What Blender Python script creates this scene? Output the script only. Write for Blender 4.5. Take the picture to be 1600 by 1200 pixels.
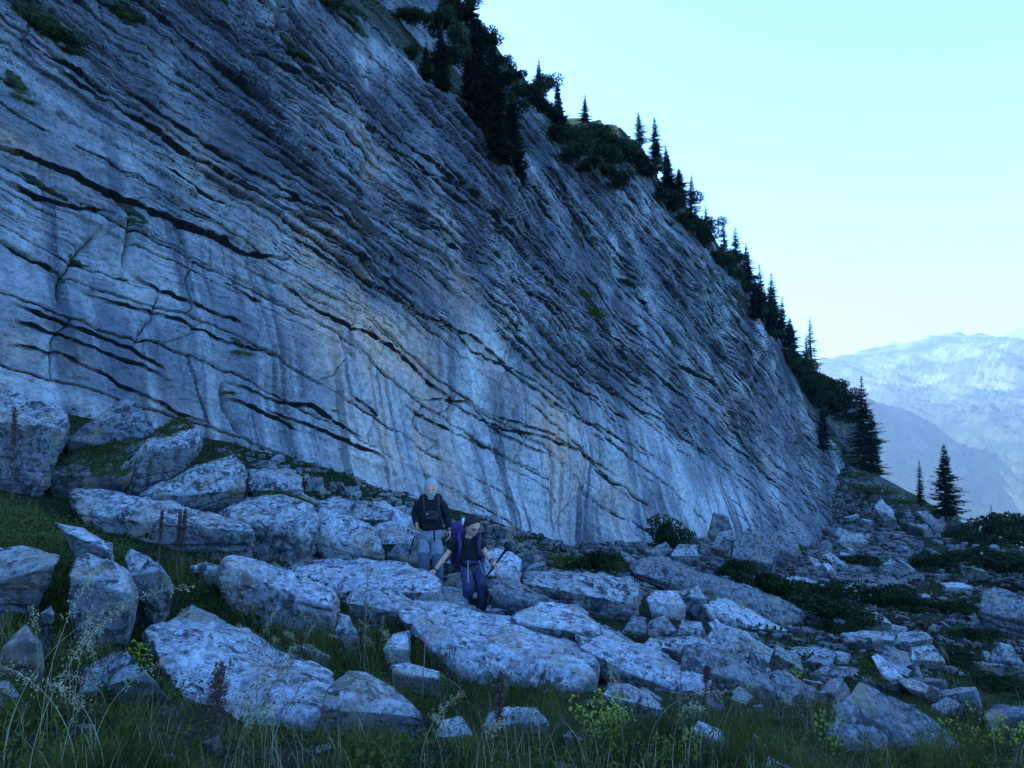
import bpy, bmesh, math, random
import numpy as np
from mathutils import Vector, Matrix

for o in list(bpy.data.objects):
    bpy.data.objects.remove(o)
scene = bpy.context.scene
col = scene.collection

# ------------------------------------------------------------------ camera
F = 1121.0                       # focal length in photo pixels (1600 wide)
PITCH = math.atan(90 / F)
EYE = np.array([0.0, 0.0, 1.6])
cam_data = bpy.data.cameras.new('camera')
cam_data.sensor_width = 36
cam_data.lens = 36 * F / 1600
cam_data.clip_start = 0.05
cam_data.clip_end = 20000
cam = bpy.data.objects.new('camera', cam_data)
cam.location = EYE
cam.rotation_euler = (math.radians(90) + PITCH, 0, 0)
col.objects.link(cam)
scene.camera = cam

# ------------------------------------------------------------------ sky, sun, exposure
SUN_EL = math.radians(27)
SUN_DIR = np.array([-0.97, 0.24])            # horizontal direction towards the sun
SUN_DIR = SUN_DIR / np.linalg.norm(SUN_DIR)
world = bpy.data.worlds.new('World')
scene.world = world
world.use_nodes = True
wn = world.node_tree
wn.nodes.clear()
sky = wn.nodes.new('ShaderNodeTexSky')
sky.sky_type = 'NISHITA'
sky.sun_disc = False
sky.sun_elevation = SUN_EL
sky.sun_rotation = math.atan2(SUN_DIR[0], SUN_DIR[1])
sky.altitude = 1800
sky.air_density = 1.15
sky.dust_density = 4.5
sky.ozone_density = 3.5
bg = wn.nodes.new('ShaderNodeBackground')
bg.inputs['Strength'].default_value = 0.15
wo = wn.nodes.new('ShaderNodeOutputWorld')
tint = wn.nodes.new('ShaderNodeMix'); tint.data_type = 'RGBA'; tint.blend_type = 'MULTIPLY'   # cool white balance of the camera
tint.inputs[0].default_value = 1.0
tint.inputs[7].default_value = (0.47, 0.81, 1.26, 1)
wn.links.new(sky.outputs[0], tint.inputs[6])
wn.links.new(tint.outputs[2], bg.inputs['Color'])
wn.links.new(bg.outputs[0], wo.inputs['Surface'])

sd = bpy.data.lights.new('sun', 'SUN')
sd.energy = 4.0
sd.angle = math.radians(0.5)
sd.color = (0.78, 0.92, 1.0)
sun = bpy.data.objects.new('sun', sd)
to_sun = Vector((SUN_DIR[0] * math.cos(SUN_EL), SUN_DIR[1] * math.cos(SUN_EL), math.sin(SUN_EL)))
sun.rotation_euler = to_sun.to_track_quat('Z', 'Y').to_euler()
col.objects.link(sun)

vs = scene.view_settings
vs.view_transform = 'Standard'
vs.look = 'None'
vs.exposure = 2.55
vs.gamma = 1
vs.use_curve_mapping = False
scene.cycles.max_bounces = 6
scene.cycles.diffuse_bounces = 3
scene.cycles.volume_bounces = 0
scene.cycles.use_denoising = True

# ------------------------------------------------------------------ helpers
def ray(px, py):
    u = (px - 800) / F
    v = (600 - py) / F
    cp, sp = math.cos(PITCH), math.sin(PITCH)
    return np.array([u, cp - v * sp, sp + v * cp])

def at(px, py, Y):
    d = ray(px, py)
    return EYE + d * (Y / d[1])

def _h(x, y, z, seed):
    n = (x * 374761393 + y * 668265263 + z * 1274126177 + seed * 974634777) & 0xFFFFFFFF
    n = ((n ^ (n >> 13)) * 1274126177) & 0xFFFFFFFF
    n = ((n ^ (n >> 16)) * 2246822519) & 0xFFFFFFFF
    return ((n ^ (n >> 15)) & 0xFFFFFF) / float(0xFFFFFF)

def rnd2(i, j, seed=0):
    return _h(np.asarray(i, dtype=np.int64), np.asarray(j, dtype=np.int64), np.int64(7), seed)

def n3(p, seed=0):
    """value noise in -1..1, p is (N,3)"""
    i = np.floor(p).astype(np.int64)
    f = p - i
    u = f * f * (3 - 2 * f)
    r = 0
    for dx in (0, 1):
        wx = u[:, 0] if dx else 1 - u[:, 0]
        for dy in (0, 1):
            wy = u[:, 1] if dy else 1 - u[:, 1]
            for dz in (0, 1):
                wz = u[:, 2] if dz else 1 - u[:, 2]
                r = r + wx * wy * wz * _h(i[:, 0] + dx, i[:, 1] + dy, i[:, 2] + dz, seed)
    return r * 2 - 1

def n2(x, y, seed=0):
    ix = np.floor(x).astype(np.int64); iy = np.floor(y).astype(np.int64)
    fx = x - ix; fy = y - iy
    ux = fx * fx * (3 - 2 * fx); uy = fy * fy * (3 - 2 * fy)
    z = np.int64(3)
    a = _h(ix, iy, z, seed) * (1 - ux) + _h(ix + 1, iy, z, seed) * ux
    b = _h(ix, iy + 1, z, seed) * (1 - ux) + _h(ix + 1, iy + 1, z, seed) * ux
    return (a * (1 - uy) + b * uy) * 2 - 1

def fbm2(x, y, seed=0, octs=4, gain=0.5):
    r = 0; a = 1; s = 0
    for k in range(octs):
        r = r + a * n2(x * 2.03 ** k + 17.3 * k, y * 2.03 ** k - 9.1 * k, seed + k); s += a; a *= gain
    return r / s

def fbm3(p, seed=0, octs=4, gain=0.5):
    r = 0; a = 1; s = 0
    for k in range(octs):
        r = r + a * n3(p * 2.03 ** k + 11.7 * k, seed + k); s += a; a *= gain
    return r / s

def sstep(a, b, x):
    t = np.clip((x - a) / (b - a), 0, 1)
    return t * t * (3 - 2 * t)

def mesh_np(name, v, f, smooth=False, mats=(), attrs=None, mat_idx=None):
    """mesh from numpy arrays; f is (M,3) or (M,4)"""
    me = bpy.data.meshes.new(name)
    v = np.ascontiguousarray(v, dtype=np.float32); f = np.ascontiguousarray(f, dtype=np.int32)
    n = f.shape[1]
    me.vertices.add(len(v)); me.vertices.foreach_set('co', v.ravel())
    me.loops.add(f.size); me.loops.foreach_set('vertex_index', f.ravel())
    me.polygons.add(len(f))
    me.polygons.foreach_set('loop_start', np.arange(0, f.size, n, dtype=np.int32))
    me.polygons.foreach_set('loop_total', np.full(len(f), n, dtype=np.int32))
    me.polygons.foreach_set('use_smooth', np.full(len(f), smooth, dtype=bool))
    if mat_idx is not None:
        me.polygons.foreach_set('material_index', np.asarray(mat_idx, dtype=np.int32))
    for m in mats:
        me.materials.append(m)
    if attrs:
        for k, a in attrs.items():
            at_ = me.attributes.new(k, 'FLOAT', 'POINT')
            at_.data.foreach_set('value', np.ascontiguousarray(a, dtype=np.float32))
    me.update(calc_edges=True)
    me.validate()
    return me

def link(name, me, parent=None, loc=None):
    o = bpy.data.objects.new(name, me)
    col.objects.link(o)
    if parent: o.parent = parent
    if loc is not None: o.location = loc
    return o

def tag(o, label=None, cat=None, group=None, kind=None):
    if label: o['label'] = label
    if cat: o['category'] = cat
    if group: o['group'] = group
    if kind: o['kind'] = kind
    return o

def thing(name, label, cat, loc=(0, 0, 0), group=None):
    o = bpy.data.objects.new(name, None)
    o.empty_display_size = 0.2
    col.objects.link(o); o.location = loc
    return tag(o, label, cat, group)

def grid_faces(nr, nc):
    i = np.arange(nr - 1)[:, None] * nc + np.arange(nc - 1)[None, :]
    i = i.ravel()
    return np.stack([i, i + 1, i + nc + 1, i + nc], 1)

# ------------------------------------------------------------------ materials
class NT:
    def __init__(self, name):
        self.m = bpy.data.materials.new(name); self.m.use_nodes = True
        self.t = self.m.node_tree; self.t.nodes.clear()
        self.out = self.n('OutputMaterial'); self.b = self.n('BsdfPrincipled')
        self.l(self.b.outputs[0], self.out.inputs['Surface'])
        self.b.inputs['Specular IOR Level'].default_value = 0.2
        self.b.inputs['Roughness'].default_value = 0.9
    def n(self, t, **k):
        x = self.t.nodes.new('ShaderNode' + t)
        for a, v in k.items(): setattr(x, a, v)
        return x
    def l(self, a, b): self.t.links.new(a, b)
    def coord(self, kind='Object', scale=(1, 1, 1)):
        c = self.n('TexCoord'); mp = self.n('Mapping'); mp.inputs['Scale'].default_value = scale
        self.l(c.outputs[kind], mp.inputs[0]); return mp.outputs[0]
    def noise(self, vec, scale, detail=5, rough=0.55, dist=0):
        x = self.n('TexNoise'); x.inputs['Scale'].default_value = scale
        x.inputs['Detail'].default_value = detail; x.inputs['Roughness'].default_value = rough
        x.inputs['Distortion'].default_value = dist
        if vec is not None: self.l(vec, x.inputs['Vector'])
        return x.outputs['Fac']
    def voro(self, vec, scale, feat='F1'):
        x = self.n('TexVoronoi', feature=feat); x.inputs['Scale'].default_value = scale
        if vec is not None: self.l(vec, x.inputs['Vector'])
        return x.outputs['Distance']
    def ramp(self, fac, pts):
        x = self.n('ValToRGB'); cr = x.color_ramp
        while len(cr.elements) < len(pts): cr.elements.new(0.5)
        for e, (p, c) in zip(cr.elements, pts):
            e.position = p
            e.color = (c, c, c, 1) if isinstance(c, (int, float)) else (*c, 1)
        self.l(fac, x.inputs[0]); return x.outputs[0]
    def mix(self, fac, a, b, mode='MIX'):
        x = self.n('Mix', data_type='RGBA', blend_type=mode)
        for s, v in ((0, fac), (6, a), (7, b)):
            if hasattr(v, 'links'): self.l(v, x.inputs[s])
            elif isinstance(v, (int, float)): x.inputs[s].default_value = v if s == 0 else (v, v, v, 1)
            else: x.inputs[s].default_value = (*v, 1)
        return x.outputs[2]
    def math(self, op, a, b=0.0):
        x = self.n('Math', operation=op)
        for s, v in ((0, a), (1, b)):
            if hasattr(v, 'links'): self.l(v, x.inputs[s])
            else: x.inputs[s].default_value = v
        return x.outputs[0]
    def attr(self, name):
        x = self.n('Attribute'); x.attribute_name = name; return x.outputs['Fac']
    def bump(self, h, strength=0.5, dist=0.02, prev=None):
        x = self.n('Bump'); x.inputs['Strength'].default_value = strength
        x.inputs['Distance'].default_value = dist; self.l(h, x.inputs['Height'])
        if prev is not None: self.l(prev, x.inputs['Normal'])
        return x.outputs[0]
    def up(self):
        g = self.n('NewGeometry'); s = self.n('SeparateXYZ'); self.l(g.outputs['Normal'], s.inputs[0]); return s.outputs[2]
    def done(self, color, normal=None):
        if hasattr(color, 'links'): self.l(color, self.b.inputs['Base Color'])
        else: self.b.inputs['Base Color'].default_value = (*color, 1)
        if normal is not None: self.l(normal, self.b.inputs['Normal'])
        return self.m

def flat(name, c, rough=0.8, bumpy=0.0, scale=40, var=0.25):
    t = NT(name); v = t.coord()
    n = t.noise(v, scale, 3)
    c2 = tuple(x * (1 - var) for x in c); c3 = tuple(min(1, x * (1 + var)) for x in c)
    k = t.ramp(n, [(0.35, c2), (0.65, c3)])
    t.b.inputs['Roughness'].default_value = rough
    return t.done(k, t.bump(n, bumpy, 0.01) if bumpy else None)

def leaf_mat(name, c1, c2, scale=3.0):
    t = NT(name); v = t.coord()
    k = t.ramp(t.noise(v, scale, 3), [(0.35, c1), (0.68, c2)])
    tr = t.n('BsdfTranslucent'); t.l(k, tr.inputs[0])
    mx = t.n('MixShader'); mx.inputs[0].default_value = 0.25
    t.l(k, t.b.inputs['Base Color']); t.b.inputs['Roughness'].default_value = 1.0; t.b.inputs['Specular IOR Level'].default_value = 0.03
    t.l(t.b.outputs[0], mx.inputs[1]); t.l(tr.outputs[0], mx.inputs[2]); t.l(mx.outputs[0], t.out.inputs['Surface'])
    return t.m

def rock_material(name, pale, mid, dark, moss=0.0, spot=0.55, scale=1.0):
    t = NT(name); v0 = t.coord(scale=(scale,) * 3)
    oi = t.n('ObjectInfo'); va = t.n('VectorMath', operation='ADD'); t.l(v0, va.inputs[0])
    cm = t.n('CombineXYZ'); r50 = t.math('MULTIPLY', oi.outputs['Random'], 60.0)
    for k in range(3): t.l(r50, cm.inputs[k])
    t.l(cm.outputs[0], va.inputs[1]); v = va.outputs[0]
    broad = t.noise(v, 1.1, 5, 0.6, 0.4)
    base = t.ramp(broad, [(0.32, dark), (0.47, mid), (0.62, pale)])
    top = t.attr('top')                                      # upper faces paler, flanks darker: bleaching and algae plus painted overhead light
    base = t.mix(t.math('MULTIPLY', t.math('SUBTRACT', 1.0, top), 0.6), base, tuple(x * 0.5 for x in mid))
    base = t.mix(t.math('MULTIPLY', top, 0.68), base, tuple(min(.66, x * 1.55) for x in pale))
    fine = t.noise(v, 16, 6, 0.7)
    base = t.mix(t.ramp(fine, [(0.4, 0.85), (0.58, 0.0)]), base, tuple(x * 0.45 for x in mid))
    spots = t.noise(v, 6, 5, 0.78, 0.8)                      # black lichen blotches
    base = t.mix(t.ramp(spots, [(spot, 0.0), (spot + 0.045, 0.92)]), base, (0.035, 0.036, 0.034))
    white = t.noise(v, 22, 2, 0.5)
    base = t.mix(t.ramp(white, [(0.62, 0.0), (0.74, 0.4)]), base, (0.5, 0.5, 0.47))
    big = t.noise(v, 2.4, 6, 0.72, 1.0)                      # larger dark algae stains
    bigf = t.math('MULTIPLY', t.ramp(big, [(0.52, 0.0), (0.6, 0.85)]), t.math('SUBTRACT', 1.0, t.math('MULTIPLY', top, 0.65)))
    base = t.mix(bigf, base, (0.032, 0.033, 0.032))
    rust = t.noise(v, 2.3, 3)
    base = t.mix(t.ramp(rust, [(0.52, 0.0), (0.66, 0.5)]), base, (0.34, 0.24, 0.14))
    g = t.math('MULTIPLY', t.attr('moss'), 1.0)
    mn = t.noise(v, 7, 6, 0.7)
    gm = t.ramp(t.math('ADD', g, t.math('MULTIPLY', t.math('SUBTRACT', mn, 0.5), 0.9)), [(0.46, 0.0), (0.54, 1.0)])
    mossc = t.ramp(t.noise(v, 25, 3), [(0.35, (0.018, 0.03, 0.01)), (0.65, (0.075, 0.095, 0.02))])
    base = t.mix(gm, base, mossc)
    h = t.math('ADD', t.math('MULTIPLY', fine, 0.7), t.math('MULTIPLY', t.noise(v, 70, 4, 0.7), 0.35))
    pits = t.ramp(t.voro(v, 22), [(0.05, 0.0), (0.35, 1.0)])
    h = t.math('ADD', h, t.math('MULTIPLY', pits, 0.35))
    return t.done(base, t.bump(h, 1.0, 0.07))

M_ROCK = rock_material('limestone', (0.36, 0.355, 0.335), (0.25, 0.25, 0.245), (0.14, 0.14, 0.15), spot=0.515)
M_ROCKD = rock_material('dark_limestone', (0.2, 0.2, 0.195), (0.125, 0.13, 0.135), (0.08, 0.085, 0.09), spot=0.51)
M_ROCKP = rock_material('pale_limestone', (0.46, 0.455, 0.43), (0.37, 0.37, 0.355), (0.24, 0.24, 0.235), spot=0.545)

def cliff_material():
    t = NT('cliff_limestone'); uv = t.n('UVMap'); uv.uv_map = 'sh'
    def mp(sx, sy, rot=0):
        m = t.n('Mapping'); m.inputs['Scale'].default_value = (sx, sy, 1); m.inputs['Rotation'].default_value = (0, 0, rot)
        t.l(uv.outputs[0], m.inputs[0]); return m.outputs[0]
    obj = t.coord()
    broad = t.noise(mp(0.16, 0.13), 1, 5, 0.6, 0.5)
    base = t.ramp(broad, [(0.37, (0.11, 0.115, 0.13)), (0.5, (0.24, 0.24, 0.235)), (0.61, (0.41, 0.40, 0.37))])
    # vertical water streaks, dark and pale
    st = t.noise(mp(1.3, 0.07), 1, 5, 0.62, 0.12)
    low = t.attr('smooth')
    dk = t.math('MULTIPLY', t.ramp(st, [(0.5, 0.0), (0.57, 0.95)]), t.math('ADD', 0.35, t.math('MULTIPLY', low, 0.6)))
    base = t.mix(dk, base, (0.055, 0.062, 0.072))
    st2 = t.noise(mp(1.9, 0.15), 1, 4, 0.55, 0.1)
    base = t.mix(t.math('MULTIPLY', t.ramp(st2, [(0.52, 0.0), (0.62, 0.75)]), low), base, (0.36, 0.353, 0.335))
    # ochre and pink weathering in the sheltered middle
    oc = t.noise(mp(0.4, 0.22), 1, 5, 0.65, 0.3)
    base = t.mix(t.math('MULTIPLY', t.ramp(oc, [(0.43, 0.0), (0.55, 0.95)]), t.attr('ochre')), base, (0.60, 0.39, 0.25))
    pc = t.noise(mp(0.8, 0.6), 1, 5, 0.6, 0.3)
    base = t.mix(t.math('MULTIPLY', t.ramp(pc, [(0.36, 0.0), (0.5, 1.0)]), t.attr('pale')), base, (0.52, 0.49, 0.43))
    # dark organic film of the exposed upper beds, patchy
    up = t.noise(mp(0.31, 0.279, 0.248), 1, 6, 0.65, 0.4)
    base = t.mix(t.math('MULTIPLY', t.ramp(up, [(0.38, 0.0), (0.58, 0.92)]), t.attr('dark')), base, (0.0558, 0.0589, 0.0651))
    # bed by bed tone
    bt = t.attr('bedtone')
    base = t.mix(1.0, base, t.ramp(bt, [(0.0, 0.72), (1.0, 1.2)]), 'MULTIPLY')
    # white crusty lichen dots
    dots = t.voro(obj, 7.0)
    base = t.mix(t.math('MULTIPLY', t.ramp(dots, [(0.14, 0.6), (0.24, 0.0)]), t.ramp(t.noise(obj, 0.55, 3), [(0.48, 0.0), (0.58, 1.0)])), base, (0.422, 0.422, 0.409))
    fine = t.noise(obj, 4.5, 7, 0.72)
    base = t.mix(t.ramp(fine, [(0.36, 0.6), (0.56, 0.0)]), base, (0.062, 0.0651, 0.0682))
    jn = t.noise(obj, 3.0, 4, 0.7)
    jf = t.ramp(t.math('ADD', t.attr('joint'), t.math('MULTIPLY', t.math('SUBTRACT', jn, 0.5), 0.5)), [(0.38, 0.0), (0.6, 0.95)])
    base = t.mix(jf, base, (0.012, 0.012, 0.011))             # shade of cracks and overhangs painted near-black along the bedding joints
    g = t.attr('grass')
    mn = t.noise(obj, 2.2, 5, 0.7)
    gm = t.ramp(t.math('ADD', g, t.math('MULTIPLY', t.math('SUBTRACT', mn, 0.5), 1.0)), [(0.46, 0.0), (0.54, 1.0)])
    base = t.mix(gm, base, t.ramp(t.noise(obj, 6, 3), [(0.35, (0.0093, 0.0155, 0.00744)), (0.65, (0.0372, 0.0434, 0.0155))]))
    h = t.math('ADD', t.math('MULTIPLY', fine, 0.8), t.math('MULTIPLY', t.noise(obj, 26, 4, 0.7), 0.3))
    lam = t.noise(mp(0.5, 7.0, 0.38), 1, 4, 0.6, 0.3)
    h = t.math('ADD', h, t.math('MULTIPLY', lam, 0.3))
    return t.done(base, t.bump(h, 0.75, 0.12))
M_CLIFF = cliff_material()

def ground_material():
    t = NT('ground_soil'); v = t.coord()
    n = t.noise(v, 0.9, 6, 0.65, 0.3)
    c = t.ramp(n, [(0.35, (0.010, 0.016, 0.006)), (0.52, (0.022, 0.03, 0.01)), (0.66, (0.035, 0.034, 0.02))])
    g = t.noise(v, 11, 4, 0.7)
    c = t.mix(t.ramp(g, [(0.56, 0.0), (0.64, 0.8)]), c, (0.025, 0.018, 0.012))
    sc = t.attr('scree')
    s = t.voro(v, 5)
    sm = t.math('MULTIPLY', t.ramp(t.math('ADD', sc, t.math('MULTIPLY', t.math('SUBTRACT', t.noise(v, 1.5, 5, 0.7), 0.5), 1.3)), [(0.5, 0.0), (0.6, 1.0)]), 1.0)
    c = t.mix(sm, c, t.ramp(s, [(0.1, (0.3, 0.3, 0.29)), (0.6, (0.05, 0.05, 0.045))]))
    t.b.inputs['Specular IOR Level'].default_value = 0.03
    return t.done(c, t.bump(t.math('ADD', g, t.math('MULTIPLY', s, -0.6)), 0.9, 0.12))
M_GROUND = ground_material()

# ------------------------------------------------------------------ the wall plane
E_ = np.array([.683, 1, 0.]); E_ /= np.linalg.norm(E_)
NO = np.array([E_[1], -E_[0], 0.])
TH = math.radians(16)
NN = NO * math.cos(TH) + np.array([0, 0, math.sin(TH)])
UU = -NO * math.sin(TH) + np.array([0, 0, math.cos(TH)])
AA = np.array([-10, 14, 1.6])
def sh(px, py):
    d = ray(px, py); t = ((AA - EYE) @ NN) / (d @ NN); P = EYE + d * t
    return float((P - AA) @ E_), float((P - AA) @ UU)

# ------------------------------------------------------------------ ground height
GC = [(0, 640, 13.8), (250, 672, 16.4), (500, 730, 20), (680, 795, 23.6), (880, 858, 29), (1100, 850, 41.5), (1250, 858, 57), (1310, 825, 71),
      (50, 775, 10), (0, 900, 5.6), (80, 835, 6.6), (0, 1200, 2.8), (400, 1200, 3.2), (800, 1200, 3.5), (1200, 1200, 3.8), (1600, 1200, 4.6),
      (230, 990, 5.8), (300, 1060, 5.0), (520, 1110, 4.6), (450, 985, 6.8), (200, 855, 8), (390, 880, 8.5), (300, 805, 10.5), (470, 790, 14),
      (600, 850, 12.5), (665, 940, 9.9), (745, 962, 9.2), (740, 1075, 6.4), (900, 1090, 6.3), (1100, 1095, 6.8), (1000, 960, 11.5),
      (1250, 995, 12.5), (1400, 1085, 8.6), (1550, 1180, 5.6), (1100, 905, 21), (1250, 905, 29), (1400, 905, 31), (1400, 1000, 16),
      (1600, 1000, 19), (1600, 880, 42), (1400, 835, 58), (1405, 772, 76), (1350, 735, 82), (1480, 812, 76), (1600, 858, 66), (800, 900, 17), (130, 700, 13)]
pts = [at(*g) for g in GC]
pts += [np.array(q, float) for q in [(0, -6, .3), (-8, -2, 2.0), (8, -4, -.6), (-14, 6, 2.6), (14, 0, -2.0), (30, 10, -6.5), (-20, 20, 3), (60, 40, -13), (0, 60, -3),
                                     (90, 70, -24), (60, 105, -18), (35, 100, 2), (100, 110, -40), (60, 140, -40), (40, 130, -22), (10, 100, 0), (120, 40, -35), (140, 140, -75), (60, -10, -13), (-30, -10, 6)]]
pts = np.array(pts)
def tps(r2): return 0.5 * r2 * np.log(r2 + 1e-6)
_n = len(pts)
_D = ((pts[:, None, :2] - pts[None, :, :2]) ** 2).sum(2)
_K = tps(_D) + np.eye(_n) * 2.5
_P = np.c_[np.ones(_n), pts[:, :2]]
_sol = np.linalg.solve(np.block([[_K, _P], [_P.T, np.zeros((3, 3))]]), np.r_[pts[:, 2], 0, 0, 0])
def ground_z(x, y, rough=True):
    x = np.atleast_1d(np.asarray(x, float)).ravel(); y = np.atleast_1d(np.asarray(y, float)).ravel()
    z = _sol[_n] + _sol[_n + 1] * x + _sol[_n + 2] * y
    for k in range(_n):
        z = z + _sol[k] * tps((x - pts[k, 0]) ** 2 + (y - pts[k, 1]) ** 2)
    if rough:
        r = np.sqrt(x * x + y * y)
        z = z + 0.10 * fbm2(x * 0.9, y * 0.9, 5, 4) * sstep(1, 4, r) + 0.35 * fbm2(x * 0.17, y * 0.17, 9, 3) * sstep(8, 25, r)
    return z
def gz(x, y): return float(ground_z(x, y)[0])
def ground_hit(px, py, y0=2.5, y1=110):
    """distance Y at which the view ray through a photo pixel meets the ground"""
    Y = np.geomspace(y0, y1, 500); d = ray(px, py)
    P = EYE + d[None, :] * (Y / d[1])[:, None]
    below = P[:, 2] < ground_z(P[:, 0], P[:, 1])
    k = np.argmax(below) if below.any() else len(Y) - 1
    return float(Y[k])

def build_ground():
    ang = np.tan(np.radians(np.linspace(-66, 66, 420)))
    Y = np.r_[np.linspace(-8, 2, 14), np.geomspace(2.2, 130, 420), np.geomspace(140, 420, 12)]
    xs = ang[None, :] * (np.abs(Y)[:, None] + 3.0)
    ys = np.repeat(Y[:, None], len(ang), 1)
    x, y = xs.ravel(), ys.ravel()
    yc = np.minimum(y, 140); xc = np.clip(x, -60, 150)
    z = ground_z(xc, yc)
    over = np.maximum(y - 140, 0)
    z -= over * 0.75
    z -= np.maximum(x - 150, 0) * 0.6
    z -= np.maximum(-60 - x, 0) * 0.3
    scree = sstep(9, 26, y) * sstep(0.05, 0.3, x / np.maximum(y, 1)) * (1 - sstep(0.50, 0.68, x / np.maximum(y, 1)))
    me = mesh_np('ground', np.c_[x, y, z], grid_faces(len(Y), len(ang)), True, [M_GROUND], {'scree': scree * 0.55})
    return tag(link('ground', me), kind='structure')
build_ground()

# ------------------------------------------------------------------ the cliff
def polyd(s, h, line):
    """signed distance (positive = below the line, along h), nearest arc fraction, and plain distance"""
    L = np.array(line); best = np.full(s.shape, 1e9); frac = np.zeros(s.shape); sign = np.ones(s.shape)
    seg = np.linalg.norm(np.diff(L, axis=0), axis=1); cum = np.r_[0, np.cumsum(seg)]
    for k in range(len(L) - 1):
        a, b = L[k], L[k + 1]; ab = b - a
        t = np.clip(((s - a[0]) * ab[0] + (h - a[1]) * ab[1]) / (ab @ ab), 0, 1)
        dx = s - a[0] - t * ab[0]; dy = h - a[1] - t * ab[1]
        d = np.hypot(dx, dy); m = d < best
        best[m] = d[m]; frac[m] = ((cum[k] + t * seg[k]) / cum[-1])[m]
        cr = ab[0] * dy - ab[1] * dx
        sign[m] = np.where(cr[m] < 0, 1, -1) * (1 if ab[0] >= 0 else -1)
    return best * sign, frac, best

EDGE1 = [(430, -60), (500, 0), (560, 35), (600, 70), (650, 105), (700, 150), (760, 190), (795, 225), (815, 268), (822, 300)]
EDGE2 = [(838, 178), (880, 225), (930, 255), (975, 285), (992, 300)]
CREST = [(720, -25), (740, 4), (765, 40), (790, 72), (822, 105), (860, 142), (900, 188), (935, 186), (975, 198), (1000, 215), (1020, 240), (1045, 285), (1075, 322), (1100, 350), (1125, 388),
         (1150, 405), (1172, 428), (1192, 470), (1228, 560), (1250, 598), (1275, 640), (1310, 700)]

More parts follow.
